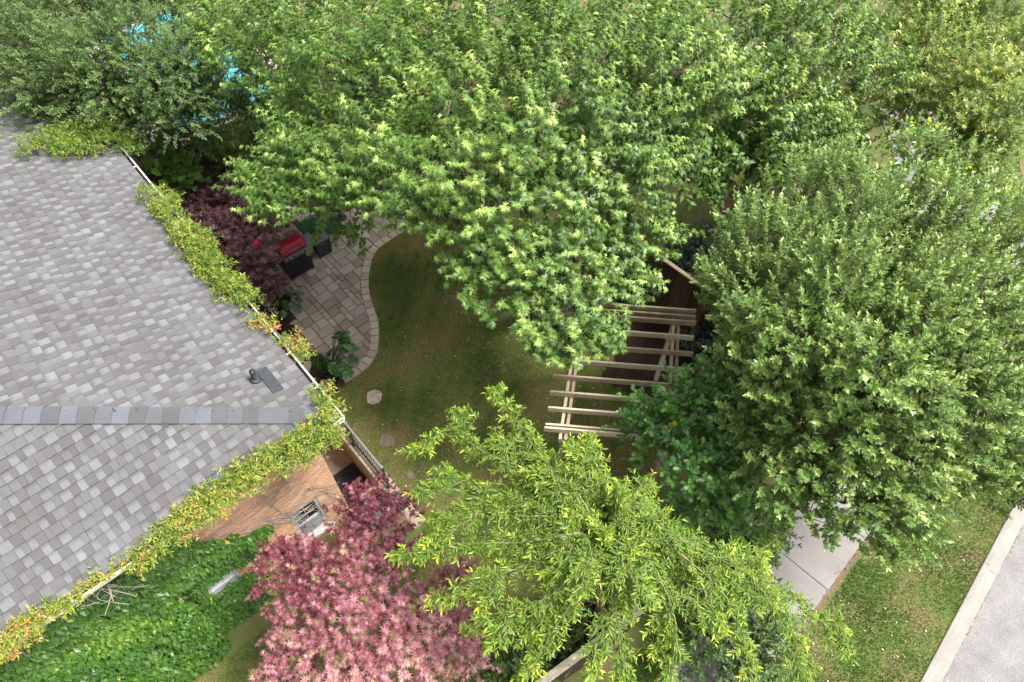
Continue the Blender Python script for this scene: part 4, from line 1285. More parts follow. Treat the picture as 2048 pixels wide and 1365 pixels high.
# ------------------------------------------------------------------ fences
def fence(name, label, p0, p1, h, mat, lattice=0.0, cap=0.045, capmat=None, board=0.14, railside=1, postw=0.045, capr=0.03, zb=0.0):
    p0, p1 = np.array([*p0, 0.0]), np.array([*p1, 0.0])
    ln = np.linalg.norm(p1 - p0)
    d = (p1 - p0) / ln
    n_ = np.array([-d[1], d[0], 0]) * railside
    f = thing(name, label, 'fence', tuple((p0 + p1) / 2))
    hb = h - lattice
    k = int(ln / (board + 0.008))
    for i in range(k):
        c_ = p0 + d * (i + 0.5) * ln / k
        hh = hb - random.uniform(0, 0.02)
        mb = MB()
        mb.box(c_ + Z3 * (hh / 2 + 0.03 + zb / 2) + n_ * random.uniform(-.002, .002), d * (ln / k / 2 - 0.004), n_ * 0.009, Z3 * (hh / 2 - 0.03 - zb / 2))
        mb.build('board', mat, f)
    for z in (0.35, hb - 0.25):
        mb = MB()
        mb.box((p0 + p1) / 2 + Z3 * z + n_ * 0.03, d * ln / 2, n_ * 0.019, Z3 * 0.045)
        mb.build('rail', mat, f)
    np_ = max(2, int(ln / 2.2) + 1)
    for i in range(np_):
        c_ = p0 + d * ln * i / (np_ - 1)
        mb = MB()
        mb.box(c_ + Z3 * (h / 2 + .02) + n_ * 0.10, d * postw, n_ * postw, Z3 * (h / 2 + .02), 0, .006)
        mb.build('post', mat, f)
    if lattice:
        mb = MB()
        zc = hb + lattice / 2
        mb.box((p0 + p1) / 2 + Z3 * (hb + 0.02), d * ln / 2, n_ * 0.02, Z3 * 0.018)
        mb.build('lattice_frame', mat, f)
        mb = MB()
        s_ = 0.095
        cnt = int((ln + lattice) / s_)
        zlo, zhi = hb + 0.04, h - 0.01
        hh = zhi - zlo
        for i in range(-int(hh / s_) - 1, cnt):
            for sg in (1, -1):
                x0 = i * s_ if sg == 1 else i * s_ + hh
                x1 = x0 + sg * hh
                t0, t1 = 0.0, 1.0
                lo_, hi_ = min(x0, x1), max(x0, x1)
                if hi_ <= 0.02 or lo_ >= ln - 0.02:
                    continue
                # clip to the panel length
                def cl_(x, z):
                    return (x, z)
                a_, b_ = (x0, zlo), (x1, zhi)
                if sg == 1:
                    if a_[0] < 0:
                        a_ = (0, zlo - a_[0])
                    if b_[0] > ln:
                        b_ = (ln, zhi - (b_[0] - ln))
                else:
                    if b_[0] < 0:
                        b_ = (0, zhi + b_[0])
                    if a_[0] > ln:
                        a_ = (ln, zlo + (a_[0] - ln))
                pa, pb = p0 + d * a_[0] + Z3 * a_[1] + n_ * 0.006 * sg, p0 + d * b_[0] + Z3 * b_[1] + n_ * 0.006 * sg
                dd = pb - pa
                l_ = np.linalg.norm(dd)
                if l_ < 0.03:
                    continue
                pr = np.cross(dd / l_, n_)
                mb.box((pa + pb) / 2, dd / 2, pr * 0.019, n_ * 0.005)
        tag(mb.build('lattice_slat', mat, f), kind='stuff')
    if cap:
        mb = MB()
        mb.box((p0 + p1) / 2 + Z3 * (h + 0.018) + n_ * 0.02, d * (ln / 2 + 0.05), n_ * (cap + 0.02), Z3 * 0.018, 0, 0.004)
        mb.build('cap_rail', capmat or mat, f)
    return f


fence('lattice_fence', 'dark board fence with lattice top in front of the turquoise pool', (-11.6, 11.7), (-3.2, 20.4), 2.2, M['fencedark'], 0.5, 0.03, None, 0.15, -1)
fence('board_fence', 'brown board fence with pale cap rail behind the pergola', (2.3, 12.35), (6.6, 7.75), 1.9, M['fencewood'], 0, 0.03, M['timber'], 0.14, 1)
fence('garden_fence', 'grey weathered fence with broad top rail below the bright green tree', (-0.55, 1.13), (2.2, 2.93), 1.78, M['fencewood'], 0, 0.05, M['oldrail'], 0.14, 1)

# broken fence post stump and a clamp at the far end of the garden fence
mb = MB()
mb.box((2.14, 2.99, 0.95), (0.05, 0.0, 0), (0, 0.05, 0), (0.0, 0.0, 0.95), 0, 0.01)
tag(mb.build('fence_post', M['oldrail']), 'short grey wooden post at the end of the weathered garden fence', 'post')

# ------------------------------------------------------------------ grill
def hbx(name, mat, parent, *a, ch=0.0):
    mb = MB()
    hbox(mb, *a, ch)
    return mb.build(name, mat, parent)


gr = thing('gas_grill', 'black gas grill with red lid under the maple at the patio edge', 'grill', tuple(hw(6.95, -2.25, 0)))
ga0, ga1, gb0, gb1 = 6.62, 7.12, -2.62, -1.92
cab = hbx('cabinet', M['blackpaint'], gr, ga0, ga1, gb0, gb1, 0.10, 0.78)
hbx('door', M['blackpaint'], gr, ga0 - 0.012, ga0 - 0.002, gb0 + .02, (gb0 + gb1) / 2 - .004, 0.14, 0.70, ch=0.003)
hbx('door', M['blackpaint'], gr, ga0 - 0.012, ga0 - 0.002, (gb0 + gb1) / 2 + .004, gb1 - .02, 0.14, 0.70, ch=0.003)
hbx('control_panel', M['greymetal'], gr, ga0 - 0.03, ga0 + .02, gb0, gb1, 0.781, 0.90, ch=0.008)
for k in range(4):
    c_ = hw(ga0 - 0.03, gb0 + 0.12 + k * 0.155, 0.84)
    mb = MB()
    mb.tube([c_, c_ - U * 0.03], [0.024, 0.02], 10)
    mb.build('knob', M['blackpaint'], gr)
hbx('firebox', M['blackpaint'], gr, ga0 + .021, ga1, gb0, gb1, 0.781, 0.93)
for s0, s1 in ((gb0 - 0.30, gb0 - .004), (gb1 + .004, gb1 + 0.30)):
    hbx('side_shelf', M['greymetal'], gr, ga0 + .02, ga1 - .04, s0, s1, 0.86, 0.895, ch=0.006)
# barrel lid
prof = []
for k in range(13):
    an = PI * k / 12
    prof.append((0.255 - 0.255 * math.cos(an), 0.24 * math.sin(an) ** 0.75))
V_, F_ = [], []
for b in (gb0 + .012, gb1 - .012):
    for s_, z in prof:
        V_.append(hw(ga0 + 0.01 + s_ * 0.98, b, 0.932 + z))
k_ = len(prof)
for i in range(k_ - 1):
    F_.append((i, i + 1, k_ + i + 1, k_ + i))
F_ += [tuple(range(k_)), tuple(range(2 * k_ - 1, k_ - 1, -1))]
mesh_np('lid', np.array(V_), F_, M['grillred'], gr)
for b in (gb0 + .001, gb1 - .011):
    V_ = [hw(ga0 + 0.005 + s_ * 1.0, b + dd, 0.93 + z * 1.02) for dd in (0, .010) for s_, z in prof]
    mesh_np('lid_end', np.array(V_), F_, M['blackpaint'], gr)
mb = MB()
mb.tube([hw(ga0 - 0.02, gb0 + .06, 1.06), hw(ga0 - 0.02, gb1 - .06, 1.06)], 0.015, 8)
mb.build('lid_handle', M['greymetal'], gr)
for a in (ga0 + .05, ga1 - .05):
    for b in (gb0 + .05, gb1 - .05):
        mb = MB()
        c_ = hw(a, b, 0.052)
        mb.tube([c_ - W * 0.018, c_ + W * 0.018], 0.05, 12)
        mb.build('wheel', M['blackpaint'], gr)

# dark resin box
bx = thing('storage_box', 'tall dark resin box with grey lid standing on the patio pavers', 'box', tuple(hw(7.0, -3.12, 0)))
b0, b1, a0, a1 = -3.34, -2.90, 6.80, 7.18
V_ = [hw(a, b, z) for z, k in ((0.03, 0.03), (0.60, 0.0)) for a, b in ((a0 + k, b0 + k), (a0 + k, b1 - k), (a1 - k, b1 - k), (a1 - k, b0 + k))]
mesh_np('body', np.array(V_), [(0, 1, 2, 3), (7, 6, 5, 4), (4, 5, 1, 0), (5, 6, 2, 1), (6, 7, 3, 2), (7, 4, 0, 3)], M['darkresin'], bx)
lid = hbx('lid', M['greymetal'], bx, a0 - .015, a1 + .015, b0 - .015, b1 + .015, 0.601, 0.64, ch=0.012)
hbx('handle', M['greymetal'], bx, a0 - .016, a0 - .002, b0 + .15, b1 - .15, 0.50, 0.53)
mb = MB()
mb.tube([hw(a1 - .09, b0 + .12, 0.64), hw(a1 - .09, b0 + .12, 0.66)], 0.02, 10)
mb.build('knob', M['blackpaint'], lid)

mb = MB()
hbox(mb, 7.42, 8.4, -4.1, -3.05, 0.043, 0.055, 0.004)
tag(mb.build('green_mat', M['greenmat']), 'dark green mat lying on the patio behind the resin box', 'mat')
mb = MB()
pb_ = hw(7.78, -4.22, 0.04)
mb.tube([pb_, pb_ + Z3 * 0.9 + U * 0.05], 0.018, 8)
mb.tube([pb_, pb_ + Z3 * 0.03], [0.16, 0.14], 16)
tag(mb.build('umbrella_pole', M['blackmetal']), 'thin black metal pole on a round base at the patio edge', 'pole')

# ------------------------------------------------------------------ small things by the patio corner
def lathe(mb, c_, prof, n_=18):
    V_, F_ = [], []
    for r_, z in prof:
        for k in range(n_):
            an = 2 * PI * k / n_
            V_.append((c_[0] + r_ * math.cos(an), c_[1] + r_ * math.sin(an), c_[2] + z))
    for i in range(len(prof) - 1):
        for k in range(n_):
            F_.append((i * n_ + k, i * n_ + (k + 1) % n_, (i + 1) * n_ + (k + 1) % n_, (i + 1) * n_ + k))
    F_.append(tuple(range(n_ - 1, -1, -1)))
    mb.add(V_, F_)
    return mb


mb = MB()
pa, pb2 = hw(3.42, -1.02, 0.09), hw(3.20, -1.26, 0.06)
mb.tube([pa, pa + (pb2 - pa) * 0.6, pa + (pb2 - pa) * 0.62, pa + (pb2 - pa) * 0.9, pb2], [0.05, 0.05, 0.03, 0.028, 0.012], 10)
tag(mb.build('watering_bottle', M['teal']), 'teal plastic bottle lying beside the black plant pot', 'bottle')
mb = MB()
pa, pb2 = hw(3.36, -0.80, 0.09), hw(3.16, -1.04, 0.09)
mb.tube([pa, (pa + pb2) / 2, pb2], [0.05, 0.056, 0.05], 10)
tag(mb.build('clay_drainpipe', M['clay']), 'short tan clay pipe lying next to the teal bottle', 'pipe')

# ------------------------------------------------------------------ foliage tools
def fan(center, outline):
    V_ = np.array([center] + outline, float)
    n_ = len(outline)
    F_ = np.array([(0, i + 1, (i + 1) % n_ + 1) for i in range(n_)])
    return V_, F_


T_LANCE2 = lambda w, d=-0.1: (np.array([(0, 0, 0), (w, .42, .05), (0, 1, d), (-w, .42, .05), (0, .45, -.03)], float), np.array([(0, 1, 4), (1, 2, 4), (4, 2, 3), (0, 4, 3)]))
T_LANCE1 = lambda w, d=-0.1: (np.array([(0, 0, 0), (w, .42, .06), (0, 1, d), (-w, .42, .06)], float), np.array([(0, 1, 2), (0, 2, 3)]))
T_OVAL = lambda w, d=-0.12: (np.array([(0, 0, 0), (w * .8, .25, .05), (w, .55, .05), (0, 1, d), (-w, .55, .05), (-w * .8, .25, .05)], float),
                             np.array([(0, 1, 2), (0, 2, 3), (0, 3, 4), (0, 4, 5)]))
T_MAPLE = fan((0, .34, .03), [(0, .0, 0), (.34, .08, -.08), (.13, .32, .02), (.44, .74, -.14), (.09, .52, .03), (0, 1.05, -.18), (-.09, .52, .03), (-.44, .74, -.14), (-.13, .32, .02), (-.34, .08, -.08)])


def _star(angs, lens, notch, zt):
    out = [(0.02, -0.05, 0)]
    for i, (an, ln) in enumerate(zip(angs, lens)):
        t_ = math.radians(an)
        out.append((ln * math.cos(t_), ln * math.sin(t_) + .05, zt * ln))
        if i < len(angs) - 1:
            t2 = math.radians((an + angs[i + 1]) / 2)
            out.append((notch * math.cos(t2), notch * math.sin(t2) + .05, 0.02))
    out.append((-0.02, -0.05, 0))
    return fan((0, .05, .02), out)


T_STAR = _star([-12, 20, 56, 90, 124, 160, 192], [.45, .72, .92, 1.0, .92, .72, .45], .26, -.14)
T_STAR5 = _star([8, 48, 90, 132, 172], [.55, .85, 1.0, .85, .55], .26, -.12)
T_OAK = fan((0, .45, .02), [(0, 0, 0), (.16, .2, 0), (.34, .28, -.03), (.2, .42, .01), (.42, .58, -.04), (.2, .68, 0), (.26, .86, -.04), (0, 1, -.08), (-.26, .86, -.04), (-.2, .68, 0), (-.42, .58, -.04), (-.2, .42, .01), (-.34, .28, -.03), (-.16, .2, 0)])
T_HEART = fan((0, .4, .0), [(0, .08, 0), (.28, -.03, .02), (.5, .22, .03), (.42, .58, .02), (.18, .85, -.02), (0, 1, -.08), (-.18, .85, -.02), (-.42, .58, .02), (-.5, .22, .03), (-.28, -.03, .02)])


def unit(v):
    return v / (np.linalg.norm(v, axis=-1, keepdims=True) + 1e-9)


def leaf_field(P, Y, N, size, tint, tmpl):
    """P base, Y direction, N normal (n,3); returns verts, faces, per face tint"""
    TV, TF = tmpl
    Y = unit(Y)
    N = unit(N - Y * np.sum(N * Y, axis=1, keepdims=True))
    X = np.cross(Y, N)
    s = size[:, None, None]
    Vv = P[:, None, :] + s * (TV[None, :, 0:1] * X[:, None, :] + TV[None, :, 1:2] * Y[:, None, :] + TV[None, :, 2:3] * N[:, None, :])
    n_, m_ = len(P), len(TV)
    Ff = TF[None, :, :] + (np.arange(n_) * m_)[:, None, None]
    return Vv.reshape(-1, 3), Ff.reshape(-1, TF.shape[1]), np.repeat(tint, len(TF))


def shoots_from_lobes(lobes, per, r, centre, outw=1.0, up=0.6, away=0.5, inner=0.35, zmin=-0.45, flat=1.0, dens_r=2.0, ref=None, stray=0.1, elong=0.0):
    P, D, S = [], [], []
    ref = ref or np.mean([q[3] for q in lobes])
    for li, (x, y, z, rad) in enumerate(lobes):
        k = max(3, int(per * (rad / ref) ** dens_r))
        d = unit(r.normal(size=(k * 3, 3)))
        d = d[d[:, 2] > zmin][:k]
        c = np.array([x, y, z])
        q = rad * (inner + (1 - inner) * r.random(len(d)) ** 0.6)
        bump = 1 + 0.25 * np.sin(3 * d[:, 0] + li) * np.cos(2.5 * d[:, 1] + li * 1.7)
        p = c + d * (q * bump)[:, None] * np.array([1, 1, flat])
        aw = c - np.asarray(centre)
        aw = np.array([aw[0], aw[1], 0.0])
        aw = aw / (np.linalg.norm(aw) + 0.4)
        if elong:
            ax = unit(aw + np.array([0, 0, 0.45]) + r.normal(0, .25, 3))
            el_ = elong(c) if callable(elong) else elong
            p = p + ax * ((d @ ax) * q * el_)[:, None] - np.array([0, 0, 1.0]) * (0.15 * el_ * q)[:, None]
        dd = unit(d * outw + np.array([0, 0, up]) + aw * away + r.normal(size=d.shape) * 0.25)
        st = r.random(len(d)) < stray
        p = p + dd * (st * rad * 0.35)[:, None]
        P.append(p)
        D.append(dd)
        S.append(np.full(len(d), li))
    return np.concatenate(P), np.concatenate(D), np.concatenate(S)


def leaves_on_shoots(P, D, L, nl, size, tmpl, r, A=(1.1, 0.5), droop=0.25, phyl=2.4, curve=0.12, upn=1.0, t0=0.1, tbase=(0.1, 0.6), tip=0.35, tippow=3, sizetip=0.75, planar=False, jit=0.25, szvar=0.25, lobe_t=None, tipshare=1.0):
    n_ = len(P)
    tipk = np.where(r.random(n_) < tipshare, 1.0, 0.25)
    ref = np.where(np.abs(D[:, 2:3]) > 0.9, np.array([[1.0, 0, 0]]), np.array([[0, 0, 1.0]]))
    E1 = unit(np.cross(D, ref))
    E2 = np.cross(E1, D)
    ph0 = r.uniform(0, 6.28, n_)
    shoot_t = r.uniform(tbase[0], tbase[1], n_)
    if lobe_t is not None:
        shoot_t = shoot_t + lobe_t
    outs = []
    for k in range(nl):
        t_ = t0 + (1 - t0) * (k + r.uniform(-.3, .3, n_)) / max(1, nl - 1)
        t_ = np.clip(t_, 0.02, 1.03)
        if planar:
            sgn = 1.0 if k % 2 else -1.0
            rad = E1 * sgn + E2 * r.normal(0, 0.25, n_)[:, None]
        else:
            ph = ph0 + k * phyl + r.normal(0, 0.3, n_)
            rad = E1 * np.cos(ph)[:, None] + E2 * np.sin(ph)[:, None]
        ang = A[0] + (A[1] - A[0]) * t_
        base = P + D * (L * t_)[:, None] - np.array([0, 0, 1.0]) * (curve * L * t_ ** 2)[:, None]
        Yd = D * np.cos(ang)[:, None] + rad * np.sin(ang)[:, None] - np.array([0, 0, 1.0]) * droop + r.normal(0, jit, (n_, 3)) * 0.5
        Nn = np.array([0, 0, upn]) + D * 0.35 + r.normal(0, jit, (n_, 3))
        sz = size * (1 + r.normal(0, szvar, n_)).clip(0.5, 1.5) * (1 - (1 - sizetip) * t_ ** 2)
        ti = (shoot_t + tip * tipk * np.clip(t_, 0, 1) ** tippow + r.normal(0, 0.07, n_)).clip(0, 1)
        outs.append((base, Yd, Nn, sz, ti))
    cat = [np.concatenate([o_[i] for o_ in outs]) for i in range(5)]
    return cat


def crown(name, parent, mat, fields, tmpl):
    """fields: list of leaf arrays (P,Y,N,size,tint)"""
    cat = [np.concatenate([f[i] for f in fields]) for i in range(5)]
    Vv, Ff, tt = leaf_field(*cat, tmpl)
    o = mesh_np(name, Vv, Ff, mat, parent, {'tint': ('FACE', tt)})
    tag(o, kind='stuff')
    return o


def wood(parent, base, fork, lobes, mat, r0, r, P=None, S=None, twig_every=4, limb=True, twigmat=None, lean=None, nseg=8):
    """trunk up to the fork, limbs to every lobe, thin twigs to the shoots"""
    mb = MB()
    base, fork = np.array(base, float), np.array(fork, float)
    mid = (base + fork) / 2 + np.array(lean if lean is not None else (0.08, -0.05, 0))
    tr = [base - Z3 * 0.1, base + (mid - base) * 0.15, mid, fork]
    mb.tube(resample(tr, 0.25), np.linspace(r0 * 1.25, r0 * 0.7, len(resample(tr, 0.25))), nseg)
    mb.build('trunk', mat, parent, True)
    lm = MB()
    # every clump hangs on the nearest clump nearer to the fork, so limbs divide like real ones
    nodes, par = [fork], [-1]
    cs_ = sorted((np.array(q[:3]) for q in lobes), key=lambda c: np.linalg.norm(c - fork))
    for c in cs_:
        A_ = np.array(nodes)
        cost = np.linalg.norm(A_ - c, axis=1) + 0.45 * np.linalg.norm(A_ - fork, axis=1)
        par.append(int(np.argmin(cost)))
        nodes.append(c)
    load = np.ones(len(nodes))
    for i in range(len(nodes) - 1, 0, -1):
        load[par[i]] += load[i]
    for i in range(1, len(nodes)):
        s_, c = nodes[par[i]], nodes[i]
        if par[i] == 0:
            s_ = fork + (base - fork) * r.uniform(0, 0.2)
        d = c - s_
        sag = np.array([0, 0, -0.10 * np.linalg.norm(d[:2])])
        m_ = s_ + d * 0.5 + sag + r.normal(0, 0.05 * np.linalg.norm(d), 3)
        q = resample([s_, s_ + (m_ - s_) * 0.5, m_, m_ + (c - m_) * 0.5, c], 0.25)
        ra = min(r0 * 0.6, 0.011 * load[i] ** 0.5 + 0.004)
        rb = max(0.007, ra * 0.7)
        lm.tube(q, np.linspace(ra, rb, len(q)), 5, False)
    lm.build('branches', mat, parent, True)
    if P is not None:
        # twigs: slim three sided prisms from the lobe centre towards each shoot base
        LC = np.array([q[:3] for q in lobes])
        sel = np.arange(0, len(P), twig_every)
        p1 = P[sel]
        p0 = LC[S[sel]] + (p1 - LC[S[sel]]) * 0.15
        d = unit(p1 - p0)
        e1 = unit(np.cross(d, np.array([0.3, 0.4, 0.87])))
        e2 = np.cross(d, e1)
        Vv = []
        for pt, rr in ((p0, 0.008), (p1, 0.004)):
            for k in range(3):
                an = 2.094 * k
                Vv.append(pt + rr * (math.cos(an) * e1 + math.sin(an) * e2))
        Vv = np.stack(Vv, 1).reshape(-1, 3)
        b = (np.arange(len(sel)) * 6)[:, None, None]
        Ff = np.array([(0, 1, 4, 3), (1, 2, 5, 4), (2, 0, 3, 5)])[None] + b
        tag(mesh_np('twigs', Vv, Ff.reshape(-1, 4), twigmat or mat, parent), kind='stuff')


def stems_of(P, D, L, curve, rad, mat, parent, name='shoots'):
    """the leafy shoots' own stems"""
    n_ = len(P)
    ref = np.where(np.abs(D[:, 2:3]) > 0.9, np.array([[1.0, 0, 0]]), np.array([[0, 0, 1.0]]))
    E1 = unit(np.cross(D, ref))
    E2 = np.cross(E1, D)
    Vv = []
    for t_, rr in ((0, rad), (0.5, rad * .8), (1.0, rad * .4)):
        c = P + D * (L * t_)[:, None] - np.array([0, 0, 1.0]) * (curve * L * t_ ** 2)[:, None]
        for k in range(3):
            an = 2.094 * k
            Vv.append(c + rr * (math.cos(an) * E1 + math.sin(an) * E2))
    Vv = np.stack(Vv, 1).reshape(-1, 3)
    Ft = [(i * 3 + k, i * 3 + (k + 1) % 3, (i + 1) * 3 + (k + 1) % 3, (i + 1) * 3 + k) for i in range(2) for k in range(3)]
    Ff = np.array(Ft)[None] + (np.arange(n_) * 9)[:, None, None]
    return tag(mesh_np(name, Vv, Ff.reshape(-1, 4), mat, parent), kind='stuff')


def lobe_tone(lobes, S, r, amp):
    return r.uniform(-amp, amp, len(lobes))[S]


def under(lobes, centre, dz, rad, r, pull=0.12, every=1, zmin=0.0, ymin=-99.0):
    """a lower, inner layer of clumps below the outer ones"""
    out = []
    for q in lobes[::every]:
        z = q[2] - r.uniform(dz[0], dz[1])
        if z < zmin or q[1] < (ymin(q[0]) if callable(ymin) else ymin):
            continue
        out.append((q[0] + (centre[0] - q[0]) * pull + r.normal(0, .2), q[1] + (centre[1] - q[1]) * pull + r.normal(0, .2), z, rad))
    return list(lobes) + out


# ------------------------------------------------------------------ trees
def R_(seed):
    return np.random.default_rng(seed)


# big silver maple
r = R_(1)
t = thing('maple_tree', 'large green maple with deeply cut leaves overhanging lawn, patio and pergola', 'tree', (0.5, 10.6, 0))
ctr = (0.5, 10.6)
LI_ = [q for q in under(LOBES_MAPLE, ctr, (0.8, 1.3), 0.75, r, 0.06, 1, 3.0, lambda x: 11.6 if x < -1.5 else (9.3 if x < 2.0 else 11.4))[len(LOBES_MAPLE):]]
LI_ += [q for q in under(LOBES_MAPLE, ctr, (1.7, 2.4), 0.8, r, 0.08, 1, 2.8, lambda x: 10.8 if x < 2.0 else 12.4)[len(LOBES_MAPLE):]]
LB_ = [(q[0], q[1], q[2] + (r.normal(0, .25) if q[1] > 8.3 else 0.0), q[3] * .76) for q in LOBES_MAPLE]
P, D, S = shoots_from_lobes(LB_, 52, r, (0.5, 10.6, 4.2), 0.9, 0.7, 1.0, 0.35, -0.2, elong=lambda c: 0.8 if c[1] > 8.3 else 0.15, dens_r=0.0)
L = r.uniform(0.25, 0.6, len(P)) * np.where(P[:, 1] < 7.6, 0.75, 1.0)
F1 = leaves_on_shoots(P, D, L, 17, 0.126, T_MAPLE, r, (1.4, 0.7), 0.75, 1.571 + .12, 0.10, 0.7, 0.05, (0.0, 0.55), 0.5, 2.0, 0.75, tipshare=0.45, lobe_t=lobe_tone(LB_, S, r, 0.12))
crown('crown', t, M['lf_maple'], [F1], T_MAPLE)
P2, D2, S2 = shoots_from_lobes(LI_, 44, r, (0.5, 10.6, 4.2), 1.0, 0.3, 0.4, 0.2, -0.6)
L2 = r.uniform(0.25, 0.5, len(P2))
F2 = leaves_on_shoots(P2, D2, L2, 12, 0.15, None, r, (1.4, 0.8), 0.5, 1.7, 0.1, 0.8, 0.05, (0.0, 0.4), 0.1, 2, 0.9)
crown('inner_crown', t, M['lf_maple'], [F2], T_LANCE2(0.3, -0.15))
wood(t, (0.5, 10.6, 0), (0.45, 10.2, 2.4), LB_, M['bark'], 0.2, r, P, S, 4)

# pale tree on the right
r = R_(2)
t = thing('pear_tree', 'broad pale green tree with upright shoots beside the sidewalk', 'tree', (5.6, 6.6, 0))
LB0 = [(q[0], q[1], q[2] + r.normal(0, .25), q[3] * r.uniform(.7, 1.0)) for q in LOBES_RIGHT]
LB_ = under(LB0, (5.6, 6.4), (0.8, 1.5), 0.6, r, 0.1, 1, 2.4, 4.6)
P, D, S = shoots_from_lobes(LB_, 46, r, (5.4, 5.6, 3.5), 0.8, 0.85, 0.9, 0.3, -0.4)
L = np.where(P[:, 1] > 6.8, r.uniform(0.25, 0.6, len(P)), r.uniform(0.15, 0.42, len(P)))
D = unit(D + np.array([0.3, 0.2, 0]) * (0.35 + 0.65 * sm(P[:, 1], 5.5, 8))[:, None])
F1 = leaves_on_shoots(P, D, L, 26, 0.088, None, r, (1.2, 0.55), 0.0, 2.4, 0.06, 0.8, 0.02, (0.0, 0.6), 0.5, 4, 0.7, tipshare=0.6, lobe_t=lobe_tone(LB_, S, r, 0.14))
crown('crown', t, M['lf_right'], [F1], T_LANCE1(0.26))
stems_of(P, D, L, 0.06, 0.0045, M['twig'], t)
wood(t, (5.6, 6.6, 0), (5.5, 6.3, 2.2), LB_, M['bark'], 0.16, r, P, S, 4)

# glossy dark tree between pergola and pale tree
r = R_(3)
t = thing('glossy_shrub', 'dark glossy round leaved shrub with a few yellow leaves beside the pergola', 'shrub', (3.4, 5.0, 0))
LD_ = [(q[0] - .03, q[1] - .05, q[2] + .25, q[3] * 1.08) for q in LOBES_DARK]
P, D, S = shoots_from_lobes(LD_, 50, r, (3.4, 5.0, 1.5), 1.0, 0.5, 0.5, 0.25, -0.5)
L = r.uniform(0.2, 0.42, len(P))
sh_t = np.where(r.random(len(P)) < 0.02, 0.75, 0.0)
F1 = leaves_on_shoots(P, D, L, 10, 0.105, None, r, (1.3, 0.6), 0.2, 2.4, 0.1, 1.0, 0.05, (0.0, 0.6), 0.12, 3, 0.85, jit=0.4, lobe_t=sh_t)
crown('crown', t, M['lf_dark'], [F1], T_OAK)
wood(t, (3.4, 5.0, 0), (3.3, 4.9, 1.1), LOBES_DARK, M['bark'], 0.07, r, P, S, 4)

# bright yellow-green tree at the bottom: long arching arms with feathered shoots
r = R_(4)
t = thing('elm_tree', 'bright yellow green tree with long feathery arching branches above the garden fence', 'tree', (1.55, 3.05, 0))
Ps, Ds, Ls, Ts = [], [], [], []
arm_mb = MB()
trunk_top = np.array([1.42, 3.42, 3.3])
arms = [np.array([tuple(trunk_top + r.normal(0, .08, 3) + np.array([0, 0, .3]))] + arm) for arm in ARMS]
for arm in list(arms):
    q = resample(arm, 0.25)
    tq = unit(np.gradient(q, axis=0))
    for i in range(3, len(q) - 2):
        if r.random() < 0.26:
            sg = 1 if r.random() < 0.5 else -1
            sd_ = np.cross(tq[i], np.array([0, 0, 1.0])) * sg
            l_ = r.uniform(0.3, 0.75)
            d1 = unit(tq[i] * 0.8 + sd_ * r.uniform(0.5, 1.0) + np.array([0, 0, r.uniform(-.15, .35)]))
            arms.append(np.array([q[i], q[i] + d1 * l_ * .5, q[i] + unit(d1 + tq[i] * .4) * l_ - np.array([0, 0, .08])]))
for ai, arm in enumerate(arms):
    sub = ai >= len(ARMS)
    q = resample(arm, 0.06)
    q = q + np.cumsum(r.normal(0, 0.006, q.shape), axis=0)
    arm_mb.tube(q[::3], np.linspace(0.008 if sub else 0.02, 0.004, len(q[::3])), 5, False)
    tn = unit(np.gradient(q, axis=0))
    n_ = len(q)
    for i in range(n_):
        f_ = i / n_
        if f_ < (0.0 if sub else 0.16):
            continue
        for rep in range(2):
            d = tn[i]
            side = unit(np.cross(d, np.array([0, 0, 1.0])))
            upv = np.cross(side, d)
            sg = 1 if r.random() < 0.5 else -1
            lat = side * sg * r.uniform(0.5, 1.25) + upv * r.uniform(-0.55, 0.6)
            dd = unit(d * r.uniform(0.5, 1.0) + lat)
            Ps.append(q[i] + r.normal(0, 0.01, 3))
            Ds.append(dd)
            Ls.append(r.uniform(0.14, 0.42) * (1.0 - 0.5 * f_))
            Ts.append(0.25 * f_ ** 2 + r.uniform(-.05, .05))
    for rep in range(5):
        Ps.append(q[-1])
        Ds.append(unit(tn[-1] + r.normal(0, 0.35, 3)))
        Ls.append(r.uniform(0.15, 0.3))
        Ts.append(0.3)
P, D, L, T = map(np.array, (Ps, Ds, Ls, Ts))
F1 = leaves_on_shoots(P, D, L, 13, 0.085, None, r, (1.05, 0.6), 0.14, 3.14, 0.2, 1.0, 0.03, (0.0, 0.5), 0.45, 3, 0.95, tipshare=0.4, planar=True, jit=0.6, lobe_t=T)
crown('crown', t, M['lf_bottom'], [F1], T_OVAL(0.125))
stems_of(P, D, L, 0.2, 0.0035, M['twig'], t)
arm_mb.build('branches', M['twig'], t, True)
mb = MB()
q = resample([(1.61, 2.80, -0.1), (1.62, 2.86, 0.4), (1.57, 3.21, 1.5), (1.49, 3.38, 2.1), (1.44, 3.5, 2.7), (1.42, 3.42, 3.5)], 0.2)
mb.tube(q, np.linspace(0.085, 0.045, len(q)), 10)
mb.tube(resample([(1.44, 3.5, 2.6), (1.6, 3.5, 2.95), (1.9, 3.4, 3.6), (2.3, 3.3, 4.3)], 0.2), 0.03, 6)
mb.tube(resample([(1.46, 3.46, 2.5), (1.2, 3.5, 3.0), (0.9, 3.6, 3.7), (0.4, 3.9, 4.4)], 0.2), 0.03, 6)
mb.tube(resample([(1.68, 2.76, -0.1), (1.72, 2.8, 0.6), (1.62, 3.05, 1.2)], 0.15), 0.05, 8)
mb.build('trunk', M['barktan'], t, True)

